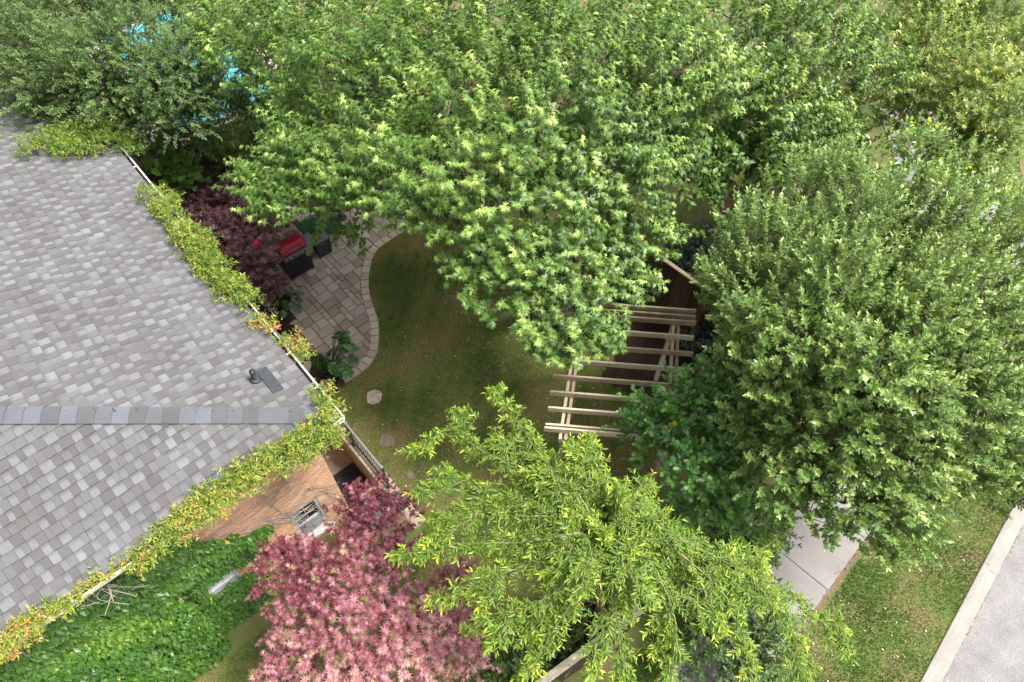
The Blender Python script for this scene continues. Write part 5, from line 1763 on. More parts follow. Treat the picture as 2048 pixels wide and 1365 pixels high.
# tree over the top left corner
r = R_(5)
t = thing('willow_tree', 'grey green small leaved tree leaning over the far end of the roof', 'tree', (-9.6, 15.4, 0))
LB_ = under(LOBES_TOPLEFT, (-9, 14.5), (0.5, 0.9), 0.6, r, 0.0, 1, 2.6, 13.0)
P, D, S = shoots_from_lobes(LB_, 98, r, (-8.8, 14.5, 3.2), 1.0, 0.5, 0.6, 0.25, -0.5)
L = r.uniform(0.25, 0.6, len(P))
F1 = leaves_on_shoots(P, D, L, 26, 0.08, None, r, (1.15, 0.6), 0.12, 2.4, 0.12, 0.9, 0.02, (0.0, 0.65), 0.35, 4, 0.75, lobe_t=lobe_tone(LB_, S, r, 0.12))
crown('crown', t, M['lf_grey'], [F1], T_LANCE1(0.2))
wood(t, (-9.6, 15.4, 0), (-9.0, 14.9, 2.6), LB_, M['bark'], 0.13, r, P, S, 4)

# yellowing tree top right
r = R_(6)
t = thing('locust_tree', 'yellowing fine leaved tree in the upper right corner', 'tree', (11.2, 14.6, 0))
LB_ = under(LOBES_TOPRIGHT, (11, 14), (0.6, 1.2), 0.6, r, 0.05)
P, D, S = shoots_from_lobes(LB_, 85, r, (11, 14, 2.5), 1.0, 0.4, 0.4, 0.2, -0.5)
L = r.uniform(0.25, 0.5, len(P))
F1 = leaves_on_shoots(P, D, L, 24, 0.085, None, r, (1.2, 0.8), 0.2, 2.4, 0.2, 1.0, 0.02, (0.0, 0.75), 0.25, 3, 0.8, lobe_t=lobe_tone(LB_, S, r, 0.2))
crown('crown', t, M['lf_yellow'], [F1], T_LANCE1(0.27))
wood(t, (11.2, 14.6, 0), (11.1, 14.3, 2.0), LB_, M['bark'], 0.11, r, P, S, 4)

# oak sapling with bright leaves behind the pale tree
r = R_(7)
t = thing('oak_sapling', 'young oak with bright yellow green top leaves poking out behind the pale tree', 'tree', (9.4, 11.6, 0))
P, D, S = shoots_from_lobes(LOBES_OAK, 36, r, (9.3, 11.4, 2.5), 1.0, 0.8, 0.2, 0.2, -0.4)
L = r.uniform(0.2, 0.45, len(P))
F1 = leaves_on_shoots(P, D, L, 11, 0.12, None, r, (1.3, 0.6), 0.15, 2.4, 0.05, 1.0, 0.05, (0.1, 0.6), 0.5, 4, 0.9, jit=0.35, lobe_t=np.array([0.3, 0.2, 0.0, 0.12, 0.0])[S])
crown('crown', t, M['lf_dark'], [F1], T_OAK)
wood(t, (9.4, 11.6, 0), (9.3, 11.5, 1.6), LOBES_OAK, M['bark'], 0.06, r, P, S, 4)

# red japanese maple
r = R_(8)
t = thing('red_japanese_maple', 'pink red japanese maple filling the corner below the brick wall', 'tree', (-2.0, 2.9, -0.3))
LR_ = [(q[0], q[1], q[2], q[3] * r.uniform(.62, .88)) for q in LOBES_RED]
LR_ += [(q[0] + r.normal(0, .1), q[1] + r.normal(0, .1), q[2] - .55, q[3] * .7) for q in LOBES_RED[::2]]
P, D, S = shoots_from_lobes(LR_, 40, r, (-2.2, 3.0, 1.2), 0.9, 0.6, 0.5, 0.3, -0.15, 0.5)
L = r.uniform(0.12, 0.28, len(P))
LX = np.array([(q[0], q[1]) for q in LR_])
warm = ((-LX[:, 1] + 3.0) * 0.16 + (LX[:, 0] + 2.4) * 0.07).clip(-0.25, 0.22)     # tint rises towards the near, right hand branches
F1 = leaves_on_shoots(P, D, L, 9, 0.078, None, r, (1.45, 1.0), 0.2, 1.6, 0.25, 1.1, 0.05, (0.08, 0.62), 0.08, 3, 0.9, jit=0.3, lobe_t=warm[S] + lobe_tone(LR_, S, r, 0.16) + np.where(r.random(len(P)) < 0.10, 0.7, 0.0))
crown('crown', t, M['lf_red'], [F1], T_STAR5)
wood(t, (-2.0, 2.9, -0.3), (-2.0, 2.8, 1.0), LR_, M['bark'], 0.07, r, P, S, 4, lean=(0.1, 0.05, 0))

# dark purple japanese maple beside the patio
r = R_(9)
t = thing('purple_japanese_maple', 'dark purple japanese maple between the house and the patio', 'tree', (-6.2, 11.3, 0))
P, D, S = shoots_from_lobes(LOBES_PURPLE, 60, r, (-6.2, 11.3, 1.2), 0.9, 0.5, 0.4, 0.25, -0.2, 0.6)
L = r.uniform(0.12, 0.3, len(P))
F1 = leaves_on_shoots(P, D, L, 11, 0.105, None, r, (1.45, 1.0), 0.12, 1.6, 0.25, 1.3, 0.05, (0.0, 0.8), 0.08, 3, 0.9, jit=0.3)
F1[4] = np.minimum(F1[4], 0.93)
F1[4] = np.where((np.linalg.norm(F1[0] - np.array([-6.0, 11.1, 2.3]), axis=1) < 0.11) | (np.linalg.norm(F1[0] - np.array([-6.5, 14.0, 2.0]), axis=1) < 0.22), 1.0, F1[4])
crown('crown', t, M['lf_purple'], [F1], T_STAR5)
wood(t, (-6.2, 11.3, 0), (-6.1, 11.2, 0.8), LOBES_PURPLE, M['bark'], 0.06, r, P, S, 4)


# smaller shrubs: lobes, kind of leaf
def shrub(name, label, base, lobes, mat, tm, size, per, nl, seed, trange=(0, 0.6), Lr=(0.15, 0.35), fork=0.4, jit=0.3, cat='shrub', bark='bark', droop=0.15, tip=0.2):
    r = R_(seed)
    t = thing(name, label, cat, base)
    P, D, S = shoots_from_lobes(lobes, per, r, base, 1.0, 0.5, 0.3, 0.2, -0.4)
    L = r.uniform(Lr[0], Lr[1], len(P))
    F1 = leaves_on_shoots(P, D, L, nl, size, None, r, (1.2, 0.7), droop, 2.4, 0.12, 1.0, 0.03, trange, tip, 3, 0.85, jit=jit)
    crown('crown', t, M[mat], [F1], tm)
    wood(t, base, (base[0], base[1], base[2] + fork), lobes, M[bark], 0.04, r, P, S, 4)
    return t


shrub('privet_shrub', 'small leafy green shrub at the lattice fence beside the purple maple', (-7.9, 15.0, 0),
      [(-7.6, 14.6, 1.9, .4), (-7.5, 14.4, 1.4, .4), (-7.9, 14.9, 2.2, .35), (-7.3, 14.3, 1.0, .35)], 'lf_ivy', T_OVAL(.22), 0.08, 60, 14, 31, (0.2, 0.8))
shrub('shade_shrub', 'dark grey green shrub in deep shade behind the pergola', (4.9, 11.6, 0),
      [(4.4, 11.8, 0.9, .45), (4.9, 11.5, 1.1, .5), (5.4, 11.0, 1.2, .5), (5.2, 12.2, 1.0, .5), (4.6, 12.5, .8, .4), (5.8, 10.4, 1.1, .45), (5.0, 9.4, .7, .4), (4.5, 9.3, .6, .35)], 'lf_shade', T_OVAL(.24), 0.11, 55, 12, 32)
shrub('smoke_bush', 'dusky purple bush behind the pale tree under the maple', (6.9, 13.6, 0),
      [(6.6, 13.8, 1.2, .5), (7.1, 13.4, 1.3, .5), (6.5, 12.8, 1.0, .45), (7.4, 12.8, 1.1, .45), (6.2, 12.2, .8, .4), (6.0, 13.3, .9, .4)], 'lf_purple', T_OVAL(.25), 0.09, 70, 12, 33, (0.3, 0.85))
shrub('hedge_shrub', 'mid green shrub beneath the right end of the maple', (8.2, 15.3, 0),
      [(7.2, 15.2, 1.6, .6), (7.9, 14.8, 1.8, .6), (8.4, 15.4, 1.7, .6), (8.9, 14.4, 1.7, .6), (8.3, 13.6, 1.4, .55), (9.3, 13.4, 1.6, .55), (9.3, 15.6, 1.8, .6)], 'lf_ivy', T_OVAL(.25), 0.085, 90, 14, 34, (0.0, 0.6))
shrub('cedar_shrub', 'bluish green shrub at the corner of the weathered garden fence', (0.55, 2.55, 0),
      [(0.6, 2.5, 1.0, .35), (0.35, 2.2, 1.2, .35), (0.9, 2.8, 0.8, .35), (0.1, 2.0, 1.0, .35), (1.0, 3.2, .8, .35), (1.9, 3.6, .7, .35), (-0.3, 2.2, .7, .3)], 'lf_grey', T_OVAL(.24), 0.075, 70, 14, 35, (0.0, 0.6))
shrub('barberry_bush', 'small dark red bush under the bright green tree', (1.7, 4.2, 0),
      [(1.7, 4.3, .6, .3), (2.1, 4.5, .7, .3), (1.4, 3.9, .5, .25), (2.5, 4.2, .6, .25), (1.9, 3.7, .5, .25)], 'lf_red', T_OVAL(.25), 0.06, 60, 12, 36, (0.0, 0.3))
shrub('sidewalk_shrub', 'dark green leafy shrub beside the sidewalk below the pale tree', (4.4, 4.3, 0),
      [(4.3, 4.2, 1.2, .5), (4.7, 4.6, 1.4, .5), (4.0, 3.8, 1.1, .45), (3.6, 3.4, 1.0, .45), (4.5, 3.7, .9, .4), (3.9, 3.0, .8, .4), (4.2, 2.6, .7, .4), (3.4, 2.6, .9, .4), (4.5, 3.0, .6, .3), (4.6, 2.4, .9, .4), (4.2, 1.95, .9, .4), (3.8, 1.6, .8, .4), (4.9, 2.85, .7, .3), (3.4, 1.35, .8, .4), (4.3, 1.5, .7, .35)], 'lf_grey', T_OVAL(.22), 0.085, 70, 14, 37, (0.0, 0.5))
shrub('rose_bush', 'leafy bush with red flowers in the upper right corner', (9.6, 17.6, 0),
      [(9.2, 17.4, 1.6, .6), (9.8, 17.9, 1.8, .6), (10.4, 17.2, 1.7, .6), (8.7, 18.2, 1.7, .6)], 'lf_yellow', T_OVAL(.25), 0.085, 90, 14, 38, (0.0, 0.6))
r = R_(39)
ft = bpy.data.objects.get('rose_bush')
n_ = 70
Pf = np.array([9.35, 17.5, 2.15]) + r.normal(0, 1, (n_, 3)) * np.array([0.25, 0.22, 0.1])
crown('flowers', ft, M['redflower'], [(Pf, unit(r.normal(0, 1, (n_, 3))), np.array([0, 0, 1.0]) + r.normal(0, .3, (n_, 3)), np.full(n_, 0.09), r.random(n_))], T_HEART)

# trees of the neighbours behind
def backtree(name, label, base, lobes, mat, tm, size, per, nl, seed):
    r = R_(seed)
    t = thing(name, label, 'tree', base)
    P, D, S = shoots_from_lobes(lobes, per, r, base, 1.0, 0.4, 0.3, 0.2, -0.3)
    L = r.uniform(0.25, 0.5, len(P))
    F1 = leaves_on_shoots(P, D, L, nl, size, None, r, (1.2, 0.7), 0.15, 2.4, 0.12, 1.0, 0.03, (0, 0.7), 0.2, 3, 0.85, jit=0.3, lobe_t=lobe_tone(lobes, S, r, 0.12))
    crown('crown', t, M[mat], [F1], tm)
    wood(t, base, (base[0], base[1], 1.6), lobes, M['bark'], 0.12, r, P, S, 4)


r = R_(45)
backtree('neighbour_tree', 'dark green tree behind the maple at the top edge of the view', (1.0, 20.5, 0), [(x + r.normal(0, .25), y + r.normal(0, .25), z + r.normal(0, .3), .85) for x, y, z in [(-5.5 + 1.3 * i, 18.2 + 1.5 * j, 3.2 - .1 * abs(i - 5) + .4 * j) for i in range(13) for j in range(3)]], 'lf_ivy', T_OVAL(.22), 0.11, 70, 12, 46)
backtree('pool_side_tree', 'leafy green tree between the pool and the maple at the top edge', (-7.2, 20.8, 0), [(-8.2, 20.0, 4.0, .8), (-7.4, 19.4, 3.8, .8), (-6.6, 19.2, 3.6, .8), (-7.6, 20.6, 4.4, .9), (-6.6, 20.2, 4.2, .9), (-8.6, 21.0, 4.2, .8), (-5.9, 18.6, 3.2, .8), (-9.2, 20.4, 3.6, .7), (-6.0, 19.8, 3.9, .8), (-7.0, 18.4, 2.8, .7), (-10.2, 22, 4.2, .8), (-9.4, 22.6, 4.4, .8), (-8.2, 22.4, 4.6, .8), (-11.2, 23.2, 4.2, .8)], 'lf_grey', T_OVAL(.2), 0.095, 90, 15, 47)

# heart leaved shrub at the end of the house: every large leaf is a part
r = R_(40)
t = thing('heart_leaf_shrub', 'shrub with large round heart shaped leaves between roof and lattice fence', 'shrub', (-9.0, 13.6, 0))
hl_cache = []
for q in range(5):
    V_, F_ = leaf_field(np.zeros((1, 3)), np.array([[0, 1.0, 0]]), np.array([[0, 0, 1.0]]), np.ones(1), np.zeros(1), T_HEART)[:2]
    me_ = bpy.data.meshes.new('leaf')
    me_.from_pydata(V_.tolist(), [], F_.tolist())
    a_ = me_.attributes.new('tint', 'FLOAT', 'FACE')
    a_.data.foreach_set('value', np.full(len(F_), [0.1, 0.3, 0.5, 0.75, 1.0][q], np.float32))
    me_.materials.append(M['lf_heart'])
    hl_cache.append(me_)


def leaf_obj(parent, me_, p, y, nrm, s, name='leaf'):
    y = unit(np.asarray(y, float))
    nrm = np.asarray(nrm, float)
    nrm = unit(nrm - y * (nrm @ y))
    x = np.cross(y, nrm)
    o = bpy.data.objects.new(name, me_)
    o.matrix_local = Matrix(((x[0] * s, y[0] * s, nrm[0] * s, p[0]), (x[1] * s, y[1] * s, nrm[1] * s, p[1]), (x[2] * s, y[2] * s, nrm[2] * s, p[2]), (0, 0, 0, 1)))
    return link(o, parent)


HL = [(-9.34, 14.15, 2.6), (-8.9, 14.0, 2.6), (-8.55, 13.9, 2.5), (-8.83, 13.6, 2.3), (-8.45, 13.6, 2.2), (-8.76, 13.4, 1.9), (-9.07, 13.75, 2.4), (-8.35, 13.7, 2.0)]
mb = MB()
for c in HL:
    mb.tube(resample([(-9.0, 13.6, -.05), (-9.0 + (c[0] + 9.0) * .4, 13.6 + (c[1] - 13.6) * .4, c[2] * .6), c], 0.2), 0.014, 5)
    for k in range(21):
        d = unit(r.normal(size=3))
        d[2] = abs(d[2]) * 0.8
        p = np.array(c) + d * 0.36 * r.uniform(0.4, 1.15)
        y = d + np.array([0, -0.2, -0.5]) + r.normal(0, .3, 3)
        leaf_obj(t, hl_cache[min(4, int(r.beta(1.6, 2.2) * 5))], p, y, np.array([0, -0.2, 1.0]) + r.normal(0, .25, 3), r.uniform(0.17, 0.26))
mb.build('stems', M['bark'], t)

# ------------------------------------------------------------------ potted plants
def frond_mesh(tint, cuts):
    """deeply cut philodendron leaf"""
    out = [(0, 0, 0)]
    for i in range(cuts):
        f_ = (i + 0.5) / cuts
        w_ = 0.5 * math.sin(PI * (0.15 + 0.8 * f_)) + 0.05
        out += [(w_ * 0.35, f_ - 0.3 / cuts, .02), (w_, f_ + 0.12, -.05), (w_ * 0.85, f_ + 0.28 / cuts + .1, -.05)]
    out.append((0, 1.05, -.1))
    out += [(-x, y, z) for x, y, z in out[1:-1][::-1]]
    V_, F_ = fan((0, 0.45, 0.03), out)
    me_ = bpy.data.meshes.new('leaf')
    me_.from_pydata(V_.tolist(), [], F_.tolist())
    a_ = me_.attributes.new('tint', 'FLOAT', 'FACE')
    a_.data.foreach_set('value', np.full(len(F_), tint, np.float32))
    me_.materials.append(M['lf_pot'])
    return me_


FR = [frond_mesh(tn, 4) for tn in (0.1, 0.4, 0.7, 1.0)]
r = R_(41)
pc = hw(3.3, -1.12, 0.02)
t = thing('potted_plant', 'potted plant with deeply cut leaves in a black pot at the patio corner', 'plant', tuple(pc))
mb = MB()
lathe(mb, pc, [(0.15, 0.0), (0.21, 0.34), (0.225, 0.34), (0.225, 0.38), (0.20, 0.38), (0.195, 0.31), (0.0, 0.30)], 20)
mb.build('pot', M['blackpot'], t, True)
mb = MB()
for k in range(26):
    an = r.uniform(0, 6.28)
    d = np.array([math.cos(an), math.sin(an), 0]) * r.uniform(0.08, 0.42) + np.array([0.1, 0.22, 0])
    tip = pc + np.array([0, 0, 0.36]) + d + Z3 * r.uniform(0.25, 0.75)
    q = resample([pc + Z3 * 0.3, pc + Z3 * (0.45 + .2 * r.random()) + d * 0.4, tip], 0.1)
    mb.tube(q, 0.007, 5)
    leaf_obj(t, FR[int(r.integers(0, 4))], tip, d + np.array([0, 0, -0.35]), np.array([0, 0, 1.0]) + r.normal(0, .2, 3), r.uniform(0.26, 0.40))
for (dx, dy, dz, s_) in ((0.25, 0.72, 0.75, .26), (0.22, 0.5, 0.8, .28), (0.32, 0.35, .7, .26)):
    tip = pc + np.array([dx, dy, dz])
    mb.tube(resample([pc + Z3 * 0.3, pc + np.array([dx * .4, dy * .4, dz * .8]), tip], 0.1), 0.007, 5)
    leaf_obj(t, FR[2], tip, np.array([0.3, 0.6, -.3]), np.array([0, 0, 1.0]), s_)
mb.build('stems', M['lf_pot'], t)

r = R_(42)
pc = hw(5.95, -1.35, 0.02)
t = thing('fern_pot', 'dark leafy plant in a pot beside the purple maple', 'plant', tuple(pc))
mb = MB()
lathe(mb, pc, [(0.12, 0.0), (0.17, 0.28), (0.185, 0.28), (0.185, 0.31), (0.16, 0.31), (0.155, 0.26), (0.0, 0.25)], 20)
mb.build('pot', M['blackpot'], t, True)
mb = MB()
for k in range(26):
    an = r.uniform(0, 6.28)
    d = np.array([math.cos(an), math.sin(an), 0]) * r.uniform(0.1, 0.38) + np.array([0.12, -0.08, 0])
    tip = pc + np.array([0, 0, 0.28]) + d + Z3 * r.uniform(0.05, 0.5)
    mb.tube(resample([pc + Z3 * 0.24, pc + Z3 * 0.4 + d * 0.4, tip], 0.1), 0.006, 5)
    leaf_obj(t, FR[int(r.integers(0, 3))], tip, d + np.array([0, 0, -0.3]), np.array([0, 0, 1.0]) + r.normal(0, .2, 3), r.uniform(0.14, 0.24))
mb.build('stems', M['lf_pot'], t)

# small white flowers by the flagstones
r = R_(43)
pc = hw(6.0, -1.0, 0.0)
t = thing('white_flowers', 'tiny white flowers beside the flagstones under the eave', 'flowers', tuple(pc))
n_ = 45
Pf = pc + np.stack([r.normal(0, .12, n_), r.normal(0, .16, n_), r.uniform(.06, .2, n_)], 1)
crown('petals', t, M['petal'], [(Pf, unit(r.normal(0, 1, (n_, 3)) * np.array([1, 1, .2])), np.array([0, 0, 1.0]) + r.normal(0, .3, (n_, 3)), np.full(n_, 0.035), r.random(n_))], T_HEART)
n_ = 160
Pf = pc + np.stack([r.normal(0, .14, n_), r.normal(0, .2, n_), r.uniform(.02, .12, n_)], 1)
crown('leaves', t, M['lf_ivy'], [(Pf, unit(r.normal(0, 1, (n_, 3))), np.array([0, 0, 1.0]) + r.normal(0, .3, (n_, 3)), np.full(n_, 0.06), r.random(n_) * .6)], T_OVAL(.2))

# ------------------------------------------------------------------ creepers on the gutters and roof
VL = {'eave_upper': 'thick yellow green creeper hanging over the gutter beside the purple maple',
      'eave_sprig': 'thin sprigs of creeper on the gutter above the patio',
      'corner': 'creeper mound wrapping the corner of the roof gutter',
      'eave_lower': 'long yellow and orange creeper along the gutter above the brick wall',
      'eave_thin': 'sparse orange creeper on the gutter at the bottom left edge',
      'tongue': 'green creeper spreading inward across the shingles near the far end of the roof'}
for vi, (k, lobes) in enumerate(VINES.items()):
    r = R_(60 + vi)
    c0 = lobes[len(lobes) // 2]
    t = thing('creeper_vine', VL[k], 'vine', tuple(c0[:3]))
    lobes = [(q[0] + r.normal(0, .03), q[1] + r.normal(0, .03), q[2] + r.normal(0, .03), q[3] * r.uniform(.65, 1.25) * {'eave_lower': .82, 'eave_thin': .8, 'eave_upper': 1.2, 'tongue': 1.15}.get(k, .95)) for q in lobes]
    P, D, S = shoots_from_lobes(lobes, 31, r, (c0[0], c0[1], c0[2] - 1), 1.0, 0.55, 0.0, 0.35, -0.5, 0.9, 1.2, 0.16)
    L = r.uniform(0.06, 0.16, len(P))
    base_t = {'eave_thin': (0.3, 0.95), 'eave_lower': (0.1, 0.9), 'corner': (0.05, 0.85), 'tongue': (0.0, 0.55), 'eave_upper': (0.05, 0.75), 'eave_sprig': (0.0, 0.6)}[k]
    lt = lobe_tone(lobes, S, r, 0.12)
    if k == 'eave_sprig':
        lt = np.where(S < 6, 0.45, 0.0)
    F1 = leaves_on_shoots(P, D, L, 7, 0.066, None, r, (1.2, 0.7), 0.15, 2.4, 0.1, 0.8, 0.05, base_t, 0.1, 2, 0.9, jit=0.55, lobe_t=lt)
    crown('leaves', t, M['lf_vine'], [F1], T_LANCE2(0.15, -0.2))
    mb = MB()
    pts = [np.array(q[:3]) for q in lobes]
    for a_, b_ in zip(pts, pts[1:]):
        if np.linalg.norm(a_ - b_) < 0.6:
            mb.tube([a_ - Z3 * .04, (a_ + b_) / 2 + r.normal(0, .03, 3), b_ - Z3 * .04], 0.006, 4)
    mb.build('stem', M['greystem'], t)

# ------------------------------------------------------------------ ivy on the side wall
r = R_(80)
t = thing('wall_ivy', 'dense dark green ivy covering the left part of the brick wall', 'ivy', tuple(hw(OV - 0.3, 4.4, -0.8)))
n_ = 30000
b = r.uniform(1.75, 7.2, n_)
z = r.uniform(-0.95, 3.55, n_)
# right hand outline of the ivy, ragged
edge = np.interp(z, [-0.95, -0.3, 0.0, 0.25, 0.6, 0.95, 1.3, 1.7, 2.0, 2.3, 2.7, 3.1, 3.6], [2.0, 2.2, 2.35, 2.55, 2.25, 2.1, 2.05, 2.15, 2.4, 2.7, 3.0, 3.3, 3.6])
edge = edge + 0.12 * vnoise(b * 2, z * 2, 5, 2.5)
keep = b > edge
gap = ((np.abs(b - 3.15) < 0.33) & (np.abs(z - 0.55) < 0.30 + 0.06 * vnoise(b * 5, z * 5, 6, 2))) | ((b > 2.5) & (b < 2.86) & (np.abs(z - 0.5) < 0.17))
keep &= ~gap
b, z = b[keep], z[keep]
n_ = len(b)
bulge = 0.10 + 0.50 * sm(b, 2.2, 3.6) * (1 - sm(z, -0.2, 2.6)) + 0.12 * sm(b - np.interp(z, [-1, 3.6], [2.2, 4.2]), 0, 0.5) + 0.07 * vnoise(b, z, 7, 3.0) + 0.04 * vnoise(b, z, 8, 9.0)
bulge = np.clip(bulge, 0.05, 0.85)
bulge = np.where((b > 2.4) & (b < 3.7) & (z > 0.1) & (z < 1.9), np.minimum(bulge, 0.06 + 0.2 * sm(z, 1.2, 1.9)), bulge)
bulge = np.where((b > 2.3) & (b < 3.8) & (z <= 0.1), np.minimum(bulge, 0.06 + 0.42 * (0.1 - z)), bulge)
dep = bulge * (1 - 0.35 * r.random(n_) ** 2)
P = np.array([CX, CY, 0]) + np.outer(OV - dep, U) + np.outer(b, W) + np.outer(z, Z3)
Yd = -Z3 * 0.75 + np.outer(r.normal(0, .45, n_), W) + (-U) * 0.55 + r.normal(0, .2, (n_, 3))
Nn = -U * 0.75 + Z3 * 0.75 + r.normal(0, .35, (n_, 3))
ti = (0.28 + 0.15 * vnoise(b, z, 9, 2.2) + r.normal(0, .16, n_)).clip(0, 0.93)
ti = np.where(r.random(n_) < 0.012, 1.0, ti)
crown('leaves', t, M['lf_ivy'], [(P, Yd, Nn, r.uniform(0.08, 0.14, n_), ti)], T_LANCE2(0.27, -0.12))
mb = MB()
for k in range(26):
    b0 = r.uniform(3.6, 6.5)
    q = [hw(OV - 0.02, b0, -1.0)]
    for s_ in range(7):
        q.append(hw(OV - 0.03, b0 + r.normal(0, .12) * (s_ + 1) * .6, -1.0 + (s_ + 1) * 0.36))
    mb.tube(q, 0.01, 4)
mb.build('stems', M['bark'], t)

# bare dry stems crossing the brick
r = R_(81)
t = thing('bare_vine_stems', 'bare grey vine stems running over the open brick and the window', 'vine', tuple(hw(OV, 1.6, 1.2)))
starts = [((2.7, 1.95), (0.75, 1.1)), ((2.9, 2.2), (0.9, 1.75)), ((2.4, 1.7), (0.8, 0.7)), ((2.5, 1.6), (0.7, 0.3)), ((1.75, 3.2), (1.6, 0.9)), ((1.2, 3.0), (1.25, 2.2)), ((3.1, 2.3), (1.2, 2.15)), ((2.2, 1.55), (0.62, 0.95)), ((1.6, 1.1), (0.75, -0.2)), ((1.5, 1.3), (1.35, 0.1)), ((1.9, 1.5), (0.95, 0.2)),
          ((0.95, 1.7), (0.6, 1.2)), ((0.8, 1.2), (0.5, 0.2)), ((1.7, 2.0), (1.0, 2.1))]
for (s0, s1) in starts:
    for rep in range(2):
        n2 = 12
        bb = np.linspace(s0[0], s1[0], n2) + np.cumsum(r.normal(0, .03, n2))
        zz = np.linspace(s0[1], s1[1], n2) + np.cumsum(r.normal(0, .04, n2)) + 0.12 * np.sin(np.linspace(0, 3.1, n2)) * r.normal(0, 1)
        q = [hw(OV - 0.018 - 0.008 * r.random(), bb[i], zz[i]) for i in range(n2)]
        mb = MB()
        mb.tube(q, np.linspace(0.007, 0.003, n2), 4)
        for br in range(5):
            i = int(r.integers(2, n2 - 1))
            e = hw(OV - 0.02, bb[i] + r.normal(0, .16), zz[i] + r.normal(0, .16))
            mb.tube([q[i], (q[i] + e) / 2 + r.normal(0, .01, 3), e], [0.004, 0.003, 0.002], 3)
        mb.build('stem', M['greystem'], t)

# tangle of dry stems below the gutter
r = R_(82)
t = thing('dry_stem_tangle', 'tangle of pale dry stems below the gutter over the ivy', 'vine', tuple(hw(0.1, 4.3, 3.4)))
for k in range(14):
    c0 = hw(0.05, 4.25 + r.normal(0, .12), 3.55)
    e = c0 + r.normal(0, .22, 3) + np.array([0, 0, -0.25])
    m_ = (c0 + e) / 2 + r.normal(0, .12, 3)
    mb = MB()
    mb.tube(resample([c0, m_, e], 0.06), 0.005, 4)
    mb.build('stem', M['greystem'], t)

# ------------------------------------------------------------------ grass blades and litter
def grass(name, poly, count, seed, hole=None, bias=0.0, hgt=0.045, label=None):
    r = R_(seed)
    poly = [tuple(p) for p in poly]
    xs, ys = [p[0] for p in poly], [p[1] for p in poly]
    x = r.uniform(min(xs), max(xs), count * 3)
    y = r.uniform(min(ys), max(ys), count * 3)
    k = in_poly(x, y, poly)
    for h_ in hole or []:
        k &= ~in_poly(x, y, h_)
    x, y = x[k][:count], y[k][:count]
    n_ = len(x)
    patch = vnoise(x, y, seed + 1, 1.6) * 0.5 + vnoise(x, y, seed + 2, 4.5) * 0.3 + vnoise(x, y, seed + 3, 12.0) * 0.2
    th = r.random(n_) < (0.95 - 0.35 * np.clip(-patch - 0.3, 0, 1))
    x, y, patch = x[th], y[th], patch[th]
    n_ = len(x)
    z = gz(x, y)
    an = r.uniform(0, 6.283, n_)
    lean = r.uniform(0.3, 1.3, n_)
    h = hgt * r.uniform(0.4, 1.2, n_) * (1.15 + 0.45 * np.clip(patch, -1, 1))
    dirv = np.stack([np.cos(an) * lean, np.sin(an) * lean, np.ones(n_)], 1)
    dirv = unit(dirv) * h[:, None]
    side = np.stack([-np.sin(an), np.cos(an), np.zeros(n_)], 1) * (0.005 + 0.005 * r.random(n_))[:, None]
    b_ = np.stack([x, y, z], 1)
    Vv = np.stack([b_ - side, b_ + side, b_ + dirv], 1).reshape(-1, 3)
    Ff = np.arange(n_ * 3).reshape(-1, 3)
    tint = (0.42 + bias + (0.6 if bias < .3 else .35) * patch + r.normal(0, .16, n_)).clip(0, 1)
    o = mesh_np(name, Vv, Ff, M['blade'], None, {'tint': ('FACE', tint)})
    tag(o, label, 'grass', None, 'stuff')
    return o


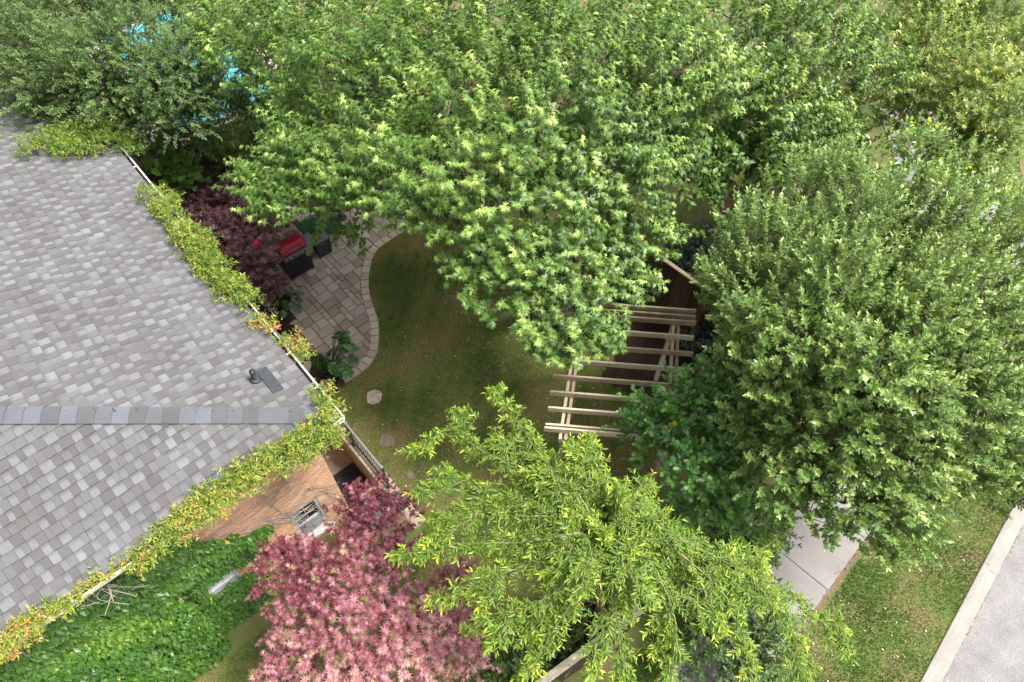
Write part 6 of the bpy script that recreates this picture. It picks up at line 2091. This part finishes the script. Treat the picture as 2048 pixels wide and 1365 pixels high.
lawn_poly = [(-3.0, 14.4)] + [tuple(p) for p in PE[4:]] + [(-4.3, 8.4)] + abp([(2.9, -0.70), (0.0, -0.68), (-1.1, -0.68), (-1.4, 0.4), (-1.0, 1.4)]) + [(-1.6, 2.6), (-0.6, 1.9), (0.4, 2.9), (1.4, 4.0), (2.1, 5.1), (3.2, 5.9), (3.4, 7.3), (2.7, 8.3), (2.3, 9.3), (2.4, 11.5), (1.5, 13.5)]
grass('garden_grass', lawn_poly, 165000, 90, None, 0.02, 0.05, 'short dry garden grass between patio, pergola and railing')
grass('boulevard_grass', [sp(-4, -0.01), sp(6, -0.01), wp(7.5, -0.14), wp(-4, -0.14)], 75000, 95, None, 0.5, 0.055, 'green strip of grass between sidewalk and curb')
grass('side_yard_grass', abp([(-0.5, 2.0), (-0.35, 5.8), (-1.0, 6.0), (-2.6, 4.6), (-2.2, 2.2), (-1.2, 1.2)]), 30000, 97, None, 0.05, 0.045, 'strip of grass below the ivy covered wall')
grass('front_grass', [(0.3, 0.9), (2.4, 2.6), (3.2, 3.3), (3.9, 3.4), wp(-3.2, 1.4)], 25000, 101, None, 0.1, 0.045, 'grass between the weathered fence and the sidewalk')
grass('back_grass', [(2.9, 13.2), (5.4, 10.9), (7.4, 12.6), (7.4, 18), (2.2, 18.5), (1.5, 15)], 30000, 98, None, -0.12, 0.05, 'yellowed grass beyond the board fence under the maple')

r = R_(99)
n_ = 1500
x, y = r.uniform(-4, 9.5, n_), r.uniform(2, 11.5, n_)
ok = in_poly(x, y, lawn_poly) | in_poly(x, y, [sp(-3, -0.05), sp(4, -0.05), wp(5, 0), wp(-3, 0)])
x, y = x[ok], y[ok]
n_ = len(x)
P = np.stack([x, y, gz(x, y) + 0.035], 1)
Vv, Ff, tt = leaf_field(P, unit(r.normal(0, 1, (n_, 3)) * np.array([1, 1, .15])), np.array([0, 0, 1.0]) + r.normal(0, .3, (n_, 3)), r.uniform(0.015, 0.045, n_), r.random(n_), T_OVAL(.3))
tag(mesh_np('fallen_leaves', Vv, Ff, M['drygrass'], None, {'tone': ('FACE', tt)}), 'small dry leaves and petals scattered over the grass', 'leaves', None, 'stuff')
# litter on patio and sidewalk edge
n_ = 260
t_ = r.uniform(-3, 4.5, n_)
w_ = r.normal(-0.02, 0.07, n_)
x = W0[0] + WD[0] * t_ + WN[0] * w_
y = W0[1] + WD[1] * t_ + WN[1] * w_
P = np.stack([x, y, np.full(n_, 0.03)], 1)
Vv, Ff, tt = leaf_field(P, unit(r.normal(0, 1, (n_, 3)) * np.array([1, 1, .15])), np.array([0, 0, 1.0]) + r.normal(0, .3, (n_, 3)), r.uniform(0.015, 0.04, n_), r.random(n_) * .4, T_OVAL(.3))
tag(mesh_np('edge_litter', Vv, Ff, M['leaflitter'], None, {'tone': ('FACE', tt)}), 'reddish brown leaf litter along the sidewalk edge', 'leaves', None, 'stuff')
